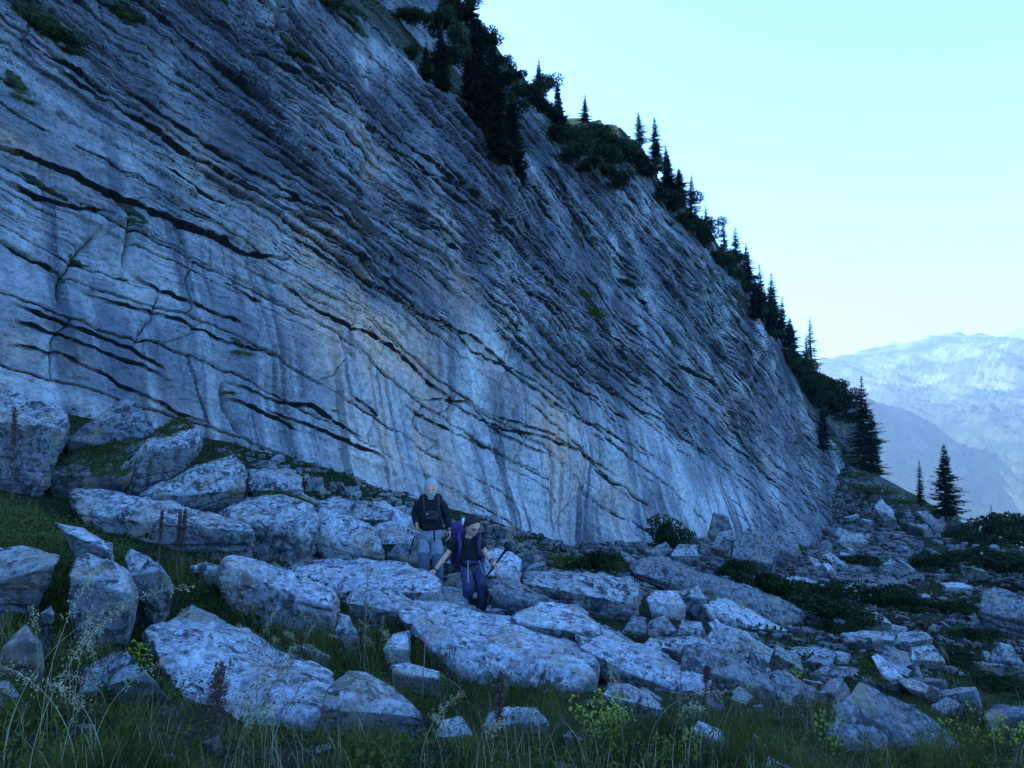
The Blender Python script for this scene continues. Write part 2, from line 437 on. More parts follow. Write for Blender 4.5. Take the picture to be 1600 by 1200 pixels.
def build_cliff():
    cr = np.array([sh(*q) for q in CREST])
    o = np.argsort(cr[:, 0]); cr = cr[o]
    # columns: even steps across the picture width
    cols = np.r_[[sh(p_, 600)[0] for p_ in np.linspace(-30, 1334, 1000)]]
    s0 = np.r_[np.linspace(-34, cols[0] - 0.2, 60), cols]
    smax = cr[:, 0].max()
    s0 = s0[s0 < smax + 1.0]
    hc = np.interp(s0, cr[:, 0], cr[:, 1])
    hc = np.where(s0 < cr[0, 0], cr[0, 1] + (cr[0, 0] - s0) * 0.12, hc)
    hb = np.interp(s0, [-30, 0, 3.3, 7.9, 12.4, 19.6, 35, 55, 72, 75.4, 79.7, 83.6, 84.9, 86], np.array([2, .9, .5, -.6, -2.2, -4.4, -5.8, -8.5, -9.0, -9.6, -7.2, -3.4, -.4, 0])) - 2.2
    hb += 1.1
    hc = np.maximum(hc, hb + 0.5)
    hfull = hc.copy()
    hc = np.minimum(hc, np.interp(s0, [-30, 0.6, 5.9, 11.7, 24, 30], [10, 11.8, 15.1, 18.7, 26.5, 60]))
    NR = 640
    t = np.linspace(0, 1, NR)
    # denser rows in the visible lower part at the near left end
    S = np.repeat(s0[None, :], NR, 0)
    near = np.clip(1 - s0 / 24, 0, 1)
    pw = 1 + 0.12 * near
    H = hb[None, :] + (hc - hb)[None, :] * (t[:, None] ** pw[None, :])
    s = S.ravel(); h = H.ravel()
    # ---- bedding
    warp = 0.55 * fbm2(s * 0.09, h * 0.12, 21, 3) + 0.16 * fbm2(s * 0.5, h * 0.6, 22, 3) + 0.035 * fbm2(s * 2.6, h * 3, 23, 2)
    dip = np.interp(s, [-30, 0, 4, 9, 20, 40, 90], [2, 0.1, 1.3, 3.3, 8.0, 18.3, 44])
    b = h + dip + warp
    lod = np.exp(-(np.maximum(s, 0) / 22) ** 2); lod2 = np.exp(-(np.maximum(s, 0) / 48) ** 2)
    joint_shade = np.zeros(s.shape)
    b = b + lod * (0.025 * fbm2(s * 7, h * 7, 24, 3) + 0.008 * n2(s * 24, h * 24, 25))
    region = 0.25 + 1.5 * sstep(-.35, .35, fbm2(s * .16 + h * .05, h * .22, 31, 4))
    dark = sstep(4.0, 11.5, h + 0.42 * s * 0.55 + fbm2(s * .2, h * .2, 30, 2) * 1.5)          # the rough, dark upper beds
    dark = np.maximum(dark, sstep(40, 58, s) * 0.7)
    smooth = 1 - dark
    offs = np.zeros(s.shape); bedtone = np.full(s.shape, 0.5)
    rng = np.random.RandomState(4)
    def beds(tmin, tmax, seed, amp, gro, gw, joint, fs, fg):
        nonlocal offs, bedtone, joint_shade
        th = rng.uniform(tmin, tmax, 900) ** 1.0
        bd = np.cumsum(th) - 40
        k = np.clip(np.searchsorted(bd, b) - 1, 0, len(bd) - 2)
        lo = bd[k]; thk = th[k + 1]
        tt = np.clip((b - lo) / thk, 0, 1)
        act = sstep(-0.55, 0.2, n2(s * 0.22 / max(tmax, .3) ** .5 + k * 7.7, k * 3.1 + 0.5, seed))     # a bed shows or dies out along the strike
        a = amp * (0.25 + rnd2(k, 0 * k, seed) ** 1.6) * act
        w = joint * (0.6 + rnd2(k, 0 * k + 5, seed))
        js = s / w + rnd2(k, 0 * k + 9, seed) * 10 + 0.25 * n2(h * 1.5, s * 0.2, seed + 3)
        cell = np.floor(js).astype(np.int64)
        blk = (rnd2(k, cell, seed + 1) - 0.5)
        wid = np.minimum((0.045 + 0.0016 * np.maximum(s, 0)) / thk, 0.5)
        offs += fs * (a * ((1 - tt) ** 1.4 * 0.9 * sstep(0, wid, tt) - 0.3) + a * 0.75 * blk * sstep(0, wid, tt) * sstep(0, wid, 1 - tt))
        jd = np.minimum(js - cell, 1 - (js - cell)) * w
        offs -= fg * a * 0.8 * np.exp(-(jd / 0.04) ** 2) * (rnd2(k, cell, seed + 6) > 0.45)
        gd = gro * act * (0.3 + rnd2(k, cell, seed + 2)) * sstep(-0.5, 0.2, n2(s * 1.1 + k * 3.3, k * 1.7, seed + 8))
        dist = np.minimum(tt, 1 - tt) * thk
        joint_shade = np.maximum(joint_shade, np.clip(fg * act * 1.5 * (0.35 + rnd2(k, cell, seed + 2)) * sstep(-.6, .2, n2(s * 1.1 + k * 3.3, k * 1.7, seed + 8)) * (2.1 if tmax > .5 else .55 + .5 * dark), 0, 1) * np.exp(-(dist / np.maximum(gw * (0.42 + np.maximum(s, 0) / 30), 0.019 + 0.0011 * np.maximum(s, 0))) ** 2))
        offs -= fg * gd * np.exp(-(dist / (gw * (0.36 + np.maximum(s, 0) / 24))) ** 2)
        bedtone = bedtone + 0.35 * blk * act
    g_ = 0.25 + 0.75 * dark
    beds(0.9, 2.2, 40, 0.2, 0.22, 0.04, 5.0, 0.3 + 0.8 * dark, 0.8)
    beds(0.3, 0.8, 50, 0.16, 0.16, 0.034, 2.2, (0.12 + 1.5 * dark) * region, (0.2 + 0.75 * dark) * (0.4 + 0.6 * region))
    beds(0.09, 0.22, 60, 0.06, 0.1, 0.016, 0.8, (0.3 + 1.3 * dark) * region * lod2, (0.3 + 0.8 * dark) * region * lod2)
    # ---- broad relief
    offs += 0.9 * fbm2(s * 0.055, h * 0.07, 70, 3) + 0.22 * fbm2(s * 0.35, h * 0.4, 71, 3) + 0.05 * fbm2(s * 2.2, h * 2.6, 72, 3) * (.3 + .7 * lod2) + 0.03 * fbm2(s * 8, h * 9, 73, 3) * lod
    def terr(v, k):
        q = v * k; f = np.floor(q); return (f + sstep(0.7, 1.0, q - f)) / k
    offs += 0.16 * terr(fbm2(s * 0.8 + h * .3, h * 1.3, 76, 3), 3) * (0.5 + 0.7 * dark)
    offs += 0.07 * terr(fbm2(s * 2.7 + h, h * 4.2, 77, 3), 3) * (0.5 + 0.7 * dark) * (.3 + .7 * lod2)
    offs += 0.55 * terr(fbm2(s * 0.13 + h * .08, h * 0.07, 78, 3), 5) * (0.35 + 0.65 * dark)
    offs += 0.03 * terr(fbm2(s * 7 + h, h * 9, 79, 2), 3) * lod
    # vertical flutes in the smooth lower wall
    offs += 0.07 * smooth * n2(s * 1.3, h * 0.12, 74) + 0.04 * smooth * n2(s * 3.1, h * 0.3, 75)
    # ---- named overhangs and cracks: (photo polyline, amount, reach below the line, kind)
    lines = [
        ([(-40, 232), (20, 252), (100, 285), (160, 318), (215, 338), (300, 372), (360, 402), (440, 412)], 0.75, 0.55, 'roof'),
        ([(0, 296), (60, 318), (130, 338), (165, 345)], 0.35, 0.3, 'roof'),
        ([(300, 385), (370, 425), (430, 455), (490, 497), (540, 520), (600, 545), (660, 590), (725, 640), (800, 668), (900, 700), (985, 745)], 0.22, 0.35, 'roof'),
        ([(60, 110), (180, 180), (300, 262), (360, 300)], 0.28, 0.4, 'roof'),
        ([(110, 85), (230, 180), (360, 262), (450, 330), (560, 380), (640, 470)], 0.3, 0.4, 'roof'),
        ([(0, 73), (100, 115), (175, 165)], 0.3, 0.3, 'roof'),
        ([(270, -10), (350, 60), (440, 120), (540, 195), (640, 250), (760, 350), (830, 400)], 0.4, 0.5, 'roof'),
        ([(420, 100), (500, 140), (580, 190), (700, 280), (830, 370), (930, 480)], 0.4, 0.45, 'roof'),
        ([(560, 210), (640, 262), (720, 292), (800, 368)], 0.45, 0.4, 'roof'),
        ([(0, 478), (70, 505), (190, 552), (255, 595)], 0.12, 0.2, 'roof'),
        ([(0, 505), (120, 545), (190, 570), (245, 600)], 0.14, 0.2, 'roof'),
        ([(120, 580), (190, 612), (260, 650), (310, 668)], 0.12, 0.2, 'roof'),
        ([(430, 345), (560, 430), (640, 500), (720, 530), (800, 590), (870, 640), (950, 670), (1040, 720)], 0.14, 0.25, 'roof'),
        ([(705, 438), (750, 478), (795, 500)], 0.3, 0.3, 'roof'),
        ([(795, 505), (788, 560), (775, 620)], 0.16, 0.25, 'crack'),
        ([(640, 620), (725, 625), (800, 680), (870, 715)], 0.12, 0.2, 'roof'),
        ([(925, 770), (905, 790), (885, 850)], 0.25, 0.22, 'crack'),
        ([(235, 460), (222, 505), (200, 535), (190, 560)], 0.12, 0.18, 'crack'),
        ([(330, 610), (340, 645), (360, 690)], 0.35, 0.25, 'crack'),
        ([(330, 600), (400, 625), (470, 640), (560, 690)], 0.22, 0.25, 'roof'),
        ([(330, 625), (400, 650), (460, 680)], 0.22, 0.22, 'roof'),
        ([(1060, 562), (1085, 578), (1125, 602)], 0.9, 0.7, 'roof'),
        ([(430, -20), (425, 60), (445, 110)], 0.5, 0.35, 'crack'),
        ([(1150, 545), (1200, 620), (1240, 690)], 0.35, 0.5, 'roof'),
        ([(850, 440), (960, 510), (1060, 610), (1150, 700), (1240, 780)], 0.35, 0.5, 'roof'),
        ([(1000, 380), (1060, 470), (1130, 560), (1200, 650)], 0.4, 0.5, 'roof'),
        ([(500, 500), (520, 540), (545, 575)], 0.12, 0.2, 'crack'),
        ([(800, 640), (790, 700), (815, 760)], 0.1, 0.2, 'crack'),
        ([(920, 380), (1000, 470), (1090, 560)], 0.3, 0.4, 'roof'),
        ([(0, 394), (80, 427)], 0.13, 0.18, 'roof'),
        ([(100, 451), (233, 501), (317, 537), (417, 567)], 0.13, 0.18, 'roof'),
        ([(190, 434), (233, 464), (300, 494), (373, 527)], 0.13, 0.18, 'roof'),
        ([(333, 451), (397, 484)], 0.13, 0.18, 'roof'),
        ([(233, 267), (310, 317), (350, 334)], 0.13, 0.18, 'roof'),
        ([(307, 264), (383, 307), (457, 334), (533, 390)], 0.13, 0.18, 'roof'),
        ([(400, 357), (503, 420), (580, 460), (620, 493), (677, 510), (727, 553), (800, 583), (900, 643)], 0.13, 0.18, 'roof'),
        ([(553, 370), (600, 393), (640, 427), (700, 457)], 0.13, 0.18, 'roof'),
        ([(613, 350), (687, 393), (760, 430)], 0.13, 0.18, 'roof'),
        ([(690, 380), (800, 437), (870, 480), (960, 540)], 0.13, 0.18, 'roof'),
        ([(727, 483), (827, 563), (883, 597), (933, 623), (1010, 670)], 0.13, 0.18, 'roof'),
        ([(627, 633), (727, 677), (793, 710)], 0.13, 0.18, 'roof'),
        ([(540, 623), (590, 653)], 0.13, 0.18, 'roof'),
        ([(400, 643), (527, 690), (600, 720)], 0.13, 0.18, 'roof'),
        ([(727, 627), (800, 657), (863, 680), (933, 720), (1020, 790)], 0.13, 0.18, 'roof'),
        ([(0, 545), (80, 560), (150, 590)], 0.13, 0.18, 'roof'),
        ([(940, 600), (1030, 650), (1120, 720), (1200, 800)], 0.13, 0.18, 'roof'),
        ([(860, 560), (950, 600), (1040, 660)], 0.13, 0.18, 'roof'),
        ([(980, 500), (1050, 570), (1130, 650), (1220, 750)], 0.13, 0.18, 'roof'),
        ([(150, 360), (110, 410), (85, 450), (78, 500)], 0.2, 0.25, 'crack'),
        ([(185, 345), (190, 385), (185, 430)], 0.25, 0.25, 'crack'),
        ([(260, 360), (275, 395), (285, 420)], 0.3, 0.2, 'crack'),
    ]
    for ln, amt, reach, kind in lines:
        L = [sh(*q) for q in ln]
        sc = 1.0 + np.mean([q[0] for q in L]) / 60
        L2 = []
        for k in range(len(L) - 1):
            for j in range(4):
                f = j / 4; L2.append((L[k][0] * (1 - f) + L[k + 1][0] * f, L[k][1] * (1 - f) + L[k + 1][1] * f + random.uniform(-.03, .03) * sc))
        L2.append(L[-1]); arr = np.array(L2)
        m = (s > arr[:, 0].min() - 3) & (s < arr[:, 0].max() + 3) & (h > arr[:, 1].min() - 3.5 * reach * sc) & (h < arr[:, 1].max() + 2)
        if not m.any(): continue
        d, fr, ad = polyd(s[m], h[m] + 0.03 * n2(s[m] * 5, h[m] * 5, 88), L2)
        taper = np.clip(np.minimum(fr, 1 - fr) * 6, 0, 1) ** 0.7
        r = reach * sc
        if kind == 'roof':
            v = np.where(d > 0, sstep(0, 0.05 * sc, d) * (-0.22 * np.exp(-(d / r)) - (0.5 + 0.3 / amt) * np.exp(-(np.maximum(d - .03 * sc, 0) / (0.035 * sc ** 1.6)) ** 2)), 0.12 * np.exp(-(d / (r * 1.2)) ** 2))
            wob = 0.45 + 0.75 * np.abs(fbm2(s[m] * 1.7 / sc, h[m] * 1.7 / sc, 89, 3)) * 2
            joint_shade[m] = np.maximum(joint_shade[m], taper * np.exp(-((d - .01) / (0.018 * sc ** 1.5 * (1 + amt * 2.2) * wob)) ** 2))
            v = v * (0.62 if amt < .5 else .8) * wob
        else:
            v = -np.exp(-(ad / (r * 0.25)) ** 1.2)
            joint_shade[m] = np.maximum(joint_shade[m], 0.7 * taper * np.exp(-(ad / (0.02 * sc ** 1.5)) ** 2))
        offs[m] += v * amt * taper
    def scoop(px, py, rx, ry, amt):
        a, c = sh(px, py); offs[:] = offs - amt * np.exp(-((s - a) / rx) ** 2 - ((h - c) / ry) ** 2)
    scoop(950, 840, 5, 2.6, 1.6); scoop(815, 735, 0.9, 1.9, 0.35); scoop(130, 420, 1.4, 1.5, 0.3); scoop(700, 700, 4, 3, 0.4)
    scoop(640, 470, 6, 3, -0.5)
    # ---- ledges (wall steps back above EDGE1 / EDGE2)
    grass = np.zeros(s.shape); recede = np.zeros(s.shape)
    for ed, back, rise in ((EDGE1, 2.6, 1.6), (EDGE2, 2.2, 1.8)):
        L = [sh(*q) for q in ed]; d, fr, ad = polyd(s, h, L)
        d = d + 0.3 * fbm2(s * 0.9, h * .9, 91, 3)
        up_ = np.maximum(-d, 0)
        ends = np.clip(np.minimum(fr, 1 - fr) * 6, 0, 1) if ed is EDGE2 else np.clip((1 - fr) * 6, 0, 1) 
        recede += back * sstep(0, rise, up_) * ends
        grass = np.maximum(grass, np.where((up_ > 0.02) & (up_ < rise * 1.5), 0.72, 0) * ends)
    # crest: rounded and grassy
    tc = (H - hb[None, :]) / (hc - hb)[None, :]
    below = (hfull[None, :] - H).ravel()
    recede += 1.6 * np.exp(-below / 0.9) * (0.6 + 0.5 * fbm2(s * .5, h * .5, 95, 2))
    crestn = fbm2(s * 0.35, h * 0.35, 96, 3)
    grass = np.maximum(grass, np.where(s > 22, sstep(3.4, 1.0, below + 2.2 * crestn), 0) * 0.85)
    for (px, py, rx, ry) in [(40, 35, 1.2, .7), (95, 75, .6, .3), (10, 150, .5, .3), (445, 85, .8, .5), (190, 25, .6, .5), (530, 25, 1.5, .8),
                             (190, 345, .5, .2), (115, 415, .25, .3), (350, 548, .35, .12), (1010, 470, 1.3, 1.2), (935, 480, 1.6, .8),
                             (60, 305, .8, .15), (1100, 380, 3, 1.5), (1150, 470, 3, 1.5), (905, 370, 1.5, .7), (1050, 520, 1.5, .6)]:
        a, c = sh(px, py); grass = np.maximum(grass, 0.75 * np.exp(-((s - a) / rx) ** 2 - ((h - c + 0.5 * (s - a)) / ry) ** 2))
    ochre = np.zeros(s.shape)
    for (px, py, rx, ry, w) in [(560, 520, 3.2, 3.0, 1), (740, 480, 2.5, 3.0, .9), (640, 700, 3, 2.0, .7), (470, 420, 2, 1.5, .8), (560, 260, 1.2, 1.2, .9), (880, 700, 3, 3, .8),
                                (1150, 640, 6, 3, .7), (350, 300, 2, 1.0, .5), (60, 270, 1.5, .25, .9), (60, 570, 2.5, .4, .6), (620, 270, 1.5, .6, .7), (1000, 800, 4, 2, .4)]:
        a, c = sh(px, py); ochre = np.maximum(ochre, w * np.exp(-((s - a) / rx) ** 2 - ((h - c + 0.4 * (s - a)) / ry) ** 2))
    pale = np.zeros(s.shape)
    for (px, py, rx, ry, w) in [(748, 520, 1.1, 1.6, 1), (735, 600, .7, 1.6, .9), (480, 430, 1.0, .9, .7), (300, 310, 1.2, .5, .8), (400, 360, .8, .5, .7), (730, 700, .6, 2.5, .8), (1070, 770, 1.2, 2.5, .8),
                                (200, 450, .8, .8, .4), (620, 380, .6, .6, .6), (560, 210, .5, .4, .7), (640, 60, 1.0, .9, .6), (810, 120, .8, 1.5, .8), (1045, 400, .8, 1.6, .8), (960, 700, 1.0, 2.5, .6), (60, 650, 2.5, .8, .5)]:
        a, c = sh(px, py); pale = np.maximum(pale, w * np.exp(-(((s - a) / rx) ** 2 + ((h - c + 0.4 * (s - a)) / ry) ** 2) ** 1.5))
    P = AA[None, :] + s[:, None] * E_ + h[:, None] * UU
    V = P - EYE; V = V / np.maximum(np.abs(V @ NN), 4.0)[:, None]
    P = P + offs[:, None] * NN + recede[:, None] * V
    nc = len(s0)
    # ---- the mountain body behind the crest
    top = P.reshape(NR, nc, 3)[-1]
    rows = [P]
    kk = (hfull - hc)
    for f in (0.15, 0.4, 0.7, 1.0):
        R = top + UU[None, :] * (kk * f)[:, None] + NN[None, :] * (kk * 0.03 * fbm2(s0 * .3, s0 * 0 + f * 9, 98, 3))[:, None]
        rows.append(R)
    top = rows[-1]
    backd = [0.8, 1.8, 3.5, 6, 10, 17, 28, 45]
    for q in backd:
        lift = q * (0.28 + 0.55 * np.clip((26 - s0) / 26, 0, 1)) - 0.0
        lift = np.where(s0 > 60, q * 0.05 * (1 - (s0 - 60) / 40), lift)
        R = top - NO[None, :] * q + np.array([0, 0, 1.0])[None, :] * (lift + 0.5 * fbm2(s0 * .3, s0 * 0 + q, 99, 3))[:, None]
        rows.append(R)
    nex = len(backd) + 4
    ext = nex * nc
    P = np.vstack(rows)
    pad = np.zeros(ext)
    at_ = {'dark': np.r_[dark, pad + 0.8], 'smooth': np.r_[smooth, pad], 'ochre': np.r_[ochre, pad], 'pale': np.r_[pale, pad], 'joint': np.r_[joint_shade, pad], 'grass': np.r_[grass, pad + np.tile(np.where(s0 > 15, .9, .4), nex)], 'bedtone': np.r_[np.clip(bedtone, 0, 1), pad + .5]}
    fc = grid_faces(NR + nex, nc)
    me = mesh_np('cliff', P, fc, False, [M_CLIFF], at_)
    uvl = me.uv_layers.new(name='sh')
    UVv = np.c_[np.r_[s, np.tile(s0, nex)], np.r_[h, np.repeat(np.arange(nex) * 2.0, nc) + np.tile(hc, nex)]].astype(np.float32)
    li = np.empty(len(me.loops), dtype=np.int32); me.loops.foreach_get('vertex_index', li)
    uvl.data.foreach_set('uv', UVv[li].ravel())
    tag(link('cliff', me), 'tall layered grey limestone cliff with tilted beds and dark streaks', kind='structure')
    return P[:NR * nc].reshape(NR, nc, 3), s0
CL, CL_S = build_cliff()

# ------------------------------------------------------------------ far mountains and haze
def mountain_material():
    t = NT('mountain_slope'); v = t.coord()
    z = t.n('SeparateXYZ'); t.l(v, z.inputs[0])
    f = t.noise(v, 0.02, 8, 0.75)
    forest = t.ramp(f, [(0.4, (0.016, 0.028, 0.016)), (0.6, (0.075, 0.085, 0.04))])
    meadow = t.ramp(t.noise(v, 0.006, 7, 0.7), [(0.38, (0.045, 0.052, 0.03)), (0.5, (0.09, 0.088, 0.06)), (0.62, (0.17, 0.165, 0.15))])
    k = t.math('ADD', t.math('DIVIDE', z.outputs[2], 330.0), t.math('MULTIPLY', t.math('SUBTRACT', t.noise(v, 0.003, 6, 0.7), 0.5), 2.2))
    c = t.mix(t.ramp(k, [(0.42, 0.0), (0.62, 1.0)]), forest, meadow)
    return t.done(c, t.bump(f, 1.0, 22))
M_MOUNT = mountain_material()

def ridge_sheet(name, prof, Y0, slope_f, slope_b, depth_f, depth_b, nx, ny, seed, amp, x_ext, label):
    P0 = np.array([at(a, b, Y0) for a, b in prof]); 
    x = np.linspace(P0[0, 0] - x_ext[0], P0[-1, 0] + x_ext[1], nx)
    zr = np.interp(x, P0[:, 0], P0[:, 2])
    zr += np.where(x < P0[0, 0], (P0[0, 0] - x) * 0.25, 0) + np.where(x > P0[-1, 0], (x - P0[-1, 0]) * -0.05, 0)
    dy = np.r_[-depth_f * (1 - np.linspace(0, 1, ny) ** 0.9)[:-1], np.linspace(0, depth_b, 18)]
    X, D = np.meshgrid(x, dy)
    Z = np.repeat(zr[None, :], len(dy), 0)
    fall = np.where(D < 0, -D * slope_f, D * slope_b)
    xf, yf = X.ravel(), (Y0 + D).ravel()
    sc = Y0 / 3600
    rid = 1 - np.abs(fbm2((xf + yf * 0.35) / (130 * sc), yf / (1100 * sc), seed, 6, 0.58)) * 2.8
    big = fbm2(xf / (700 * sc), yf / (800 * sc), seed + 7, 3)
    w = 0.12 + 0.88 * sstep(0, 650 * sc, np.abs(D).ravel())
    z = (Z - fall).ravel() + w * (amp * (rid - .5) * 0.5 + 90 * sc * big) + 9 * sc * fbm2(xf / (45 * sc), yf / (45 * sc), seed + 9, 4)
    low = sstep(240 * sc, 120 * sc, z)
    z += low * 8 * sc * np.abs(n2(xf / (13 * sc), yf / (13 * sc), seed + 12)) ** 0.7
    me = mesh_np(name, np.c_[xf, yf, z], grid_faces(len(dy), nx), True, [M_MOUNT])
    return tag(link(name, me), label, kind='structure')

ridge_sheet('mountain_ridge', [(1180, 590), (1290, 557), (1320, 552), (1345, 548), (1400, 541), (1440, 530), (1475, 523), (1500, 519), (1512, 526), (1535, 521), (1556, 531), (1580, 528), (1600, 536), (1680, 520)],
            3600, 0.34, 0.5, 2500, 900, 460, 300, 3, 210, (1500, 1800), 'sunlit hazy mountain ridge with gullies and forest below')
ridge_sheet('distant_peak', [(1500, 560), (1568, 524), (1590, 512), (1620, 508), (1700, 515)], 7500, 0.4, 0.5, 1500, 900, 90, 40, 8, 60, (700, 1500), 'faint distant summit behind the ridge')
ridge_sheet('shadow_spur', [(1200, 560), (1300, 596), (1365, 628), (1420, 642), (1470, 672), (1530, 722), (1580, 772), (1600, 795), (1700, 900)],
            2300, 0.95, 0.25, 900, 400, 330, 150, 15, 30, (500, 900), 'added forested spur sloping into the valley, standing in for a cast shadow')  # added ridge; its shaded face stands in for a shadow cast on the slope

def build_haze():
    x0, x1, y0, y1, z0, z1 = -1600., 8200., -60., 8600., -1900., 1560.
    v = np.array([(x, y, z) for z in (z0, z1) for y in (y0, y1) for x in (x0, x1)])
    f = np.array([(0, 2, 3, 1), (4, 5, 7, 6), (0, 1, 5, 4), (2, 6, 7, 3), (0, 4, 6, 2), (1, 3, 7, 5)])
    m = bpy.data.materials.new('haze_air'); m.use_nodes = True; m.node_tree.nodes.clear()
    pv = m.node_tree.nodes.new('ShaderNodeVolumePrincipled'); ou = m.node_tree.nodes.new('ShaderNodeOutputMaterial')
    pv.inputs['Color'].default_value = (0.62, 0.8, 1.0, 1); pv.inputs['Density'].default_value = 0.000125; pv.inputs['Anisotropy'].default_value = 0.2
    m.node_tree.links.new(pv.outputs[0], ou.inputs['Volume'])
    tag(link('haze', mesh_np('haze', v, f, False, [m])), kind='stuff')
build_haze()

# ------------------------------------------------------------------ boulders
_ico = {}
def ico(lvl):
    if lvl not in _ico:
        bm = bmesh.new(); bmesh.ops.create_icosphere(bm, subdivisions=lvl, radius=1)
        _ico[lvl] = (np.array([v.co[:] for v in bm.verts]), np.array([[v.index for v in f.verts] for f in bm.faces]))
        bm.free()
    return _ico[lvl]

def hull_planes(P):
    bm = bmesh.new()
    for p in P: bm.verts.new(p)
    bmesh.ops.convex_hull(bm, input=list(bm.verts))
    bm.normal_update()
    pl = [(f.normal.copy(), f.verts[0].co.copy()) for f in bm.faces if f.calc_area() > 1e-6]
    bm.free()
    N = np.array([a[:] for a, b in pl]); Q = np.array([b[:] for a, b in pl])
    return N, Q

def rock_from_hull(P, lvl, seed, sharp=26, rough=1.0, strata=1.0, upn=None):
    P = np.array(P, float); N, Q = hull_planes(P)
    c = (P.max(0) + P.min(0)) / 2 * 0.4 + P.mean(0) * 0.6
    d = ((Q - c) * N).sum(1)
    ok = d > 1e-4; N, d = N[ok], d[ok]
    size = float(np.prod(np.maximum(P.max(0) - P.min(0), .02)) ** (1 / 3))
    D0, Fc = ico(lvl)
    X = P - c; w, V = np.linalg.eigh(X.T @ X / len(X)); ext = np.sqrt(np.maximum(w, 1e-6))
    D = (D0 * (ext / ext.max()) ** 0.9) @ V.T
    D = D / np.linalg.norm(D, axis=1)[:, None]
    q = np.maximum((D @ N.T) / d[None, :], 1e-6)
    m = q.max(1)
    sharp = sharp * 3.5
    r = 1 / (m * (((q / m[:, None]) ** sharp).sum(1)) ** (1 / sharp) * 0.99)
    k = q / m[:, None]; wt = k ** 40; nrm = (wt @ N); nrm /= np.linalg.norm(nrm, axis=1)[:, None]
    S = D * r[:, None]
    g = S + seed * 3.7
    if upn is None:
        # bedding runs parallel to the flattest, most upward face
        sc_ = N[:, 2]; upn = N[int(np.argmax(sc_))]
    wv = g @ upn
    side = np.clip(1 - np.abs(nrm @ upn), 0, 1)
    a = size * rough * 0.6
    o = 0.022 * a * fbm3(g / size * 1.6, seed, 3)
    o += 0.02 * a ** .5 * fbm3(g * 3.4, seed + 3, 5, 0.65)
    t_ = fbm3(g * 2.2, seed + 5, 3) * 3; f_ = np.floor(t_); o += 0.036 * a ** .6 * (f_ + sstep(0.75, 1, t_ - f_))
    # bedding grooves on the flanks, karst pits on top
    lw = wv * 7 + 0.6 * fbm3(g * 1.5, seed + 6, 2)
    gr = np.abs(lw - np.round(lw)); act = sstep(-0.1, 0.35, n3(np.c_[np.round(lw) * 3.3, g[:, 0] * 1.3, g[:, 1] * 1.3], seed + 8))
    o -= strata * 0.05 * a ** .5 * np.exp(-(gr / 0.12) ** 2) * act * side
    o += strata * 0.03 * a ** .5 * (rnd2(np.round(lw), 0 * lw, seed) - .5) * side
    if lvl >= 5:
        pit = fbm3(g * 9, seed + 10, 3, 0.7); o -= 0.022 * a ** .5 * sstep(0.12, 0.4, pit)
        o += 0.008 * a ** .5 * fbm3(g * 26, seed + 12, 2, 0.7)
    return S + c + nrm * o[:, None], Fc, nrm, size

LEAFQ = None
def leaf_cards(P, size, rng, droop=0.0, elong=1.8, nrm=None):
    """diamond shaped leaves, two triangles each"""
    n = len(P)
    a = rng.normal(size=(n, 3))
    if nrm is not None: a = a * 0.6 + nrm
    a /= np.linalg.norm(a, axis=1)[:, None]
    b = rng.normal(size=(n, 3)); b[:, 2] -= droop; b -= (b * a).sum(1)[:, None] * a; b /= np.linalg.norm(b, axis=1)[:, None]
    c = np.cross(a, b); s_ = (size * rng.uniform(0.6, 1.3, n))[:, None]
    v = np.stack([P, P + b * s_ * 0.5 + c * s_ * 0.5 / elong, P + b * s_ + a * s_ * .12, P + b * s_ * 0.5 - c * s_ * 0.5 / elong], 1).reshape(-1, 3)
    f = (np.arange(n)[:, None] * 4 + np.array([[0, 1, 2, 3]])).reshape(-1, 4)
    return v, f

M_MOSS = leaf_mat('moss_leaves', (0.02, 0.032, 0.008), (0.075, 0.09, 0.018), 9)
MATS = {'r': M_ROCK, 'd': M_ROCKD, 'p': M_ROCKP}

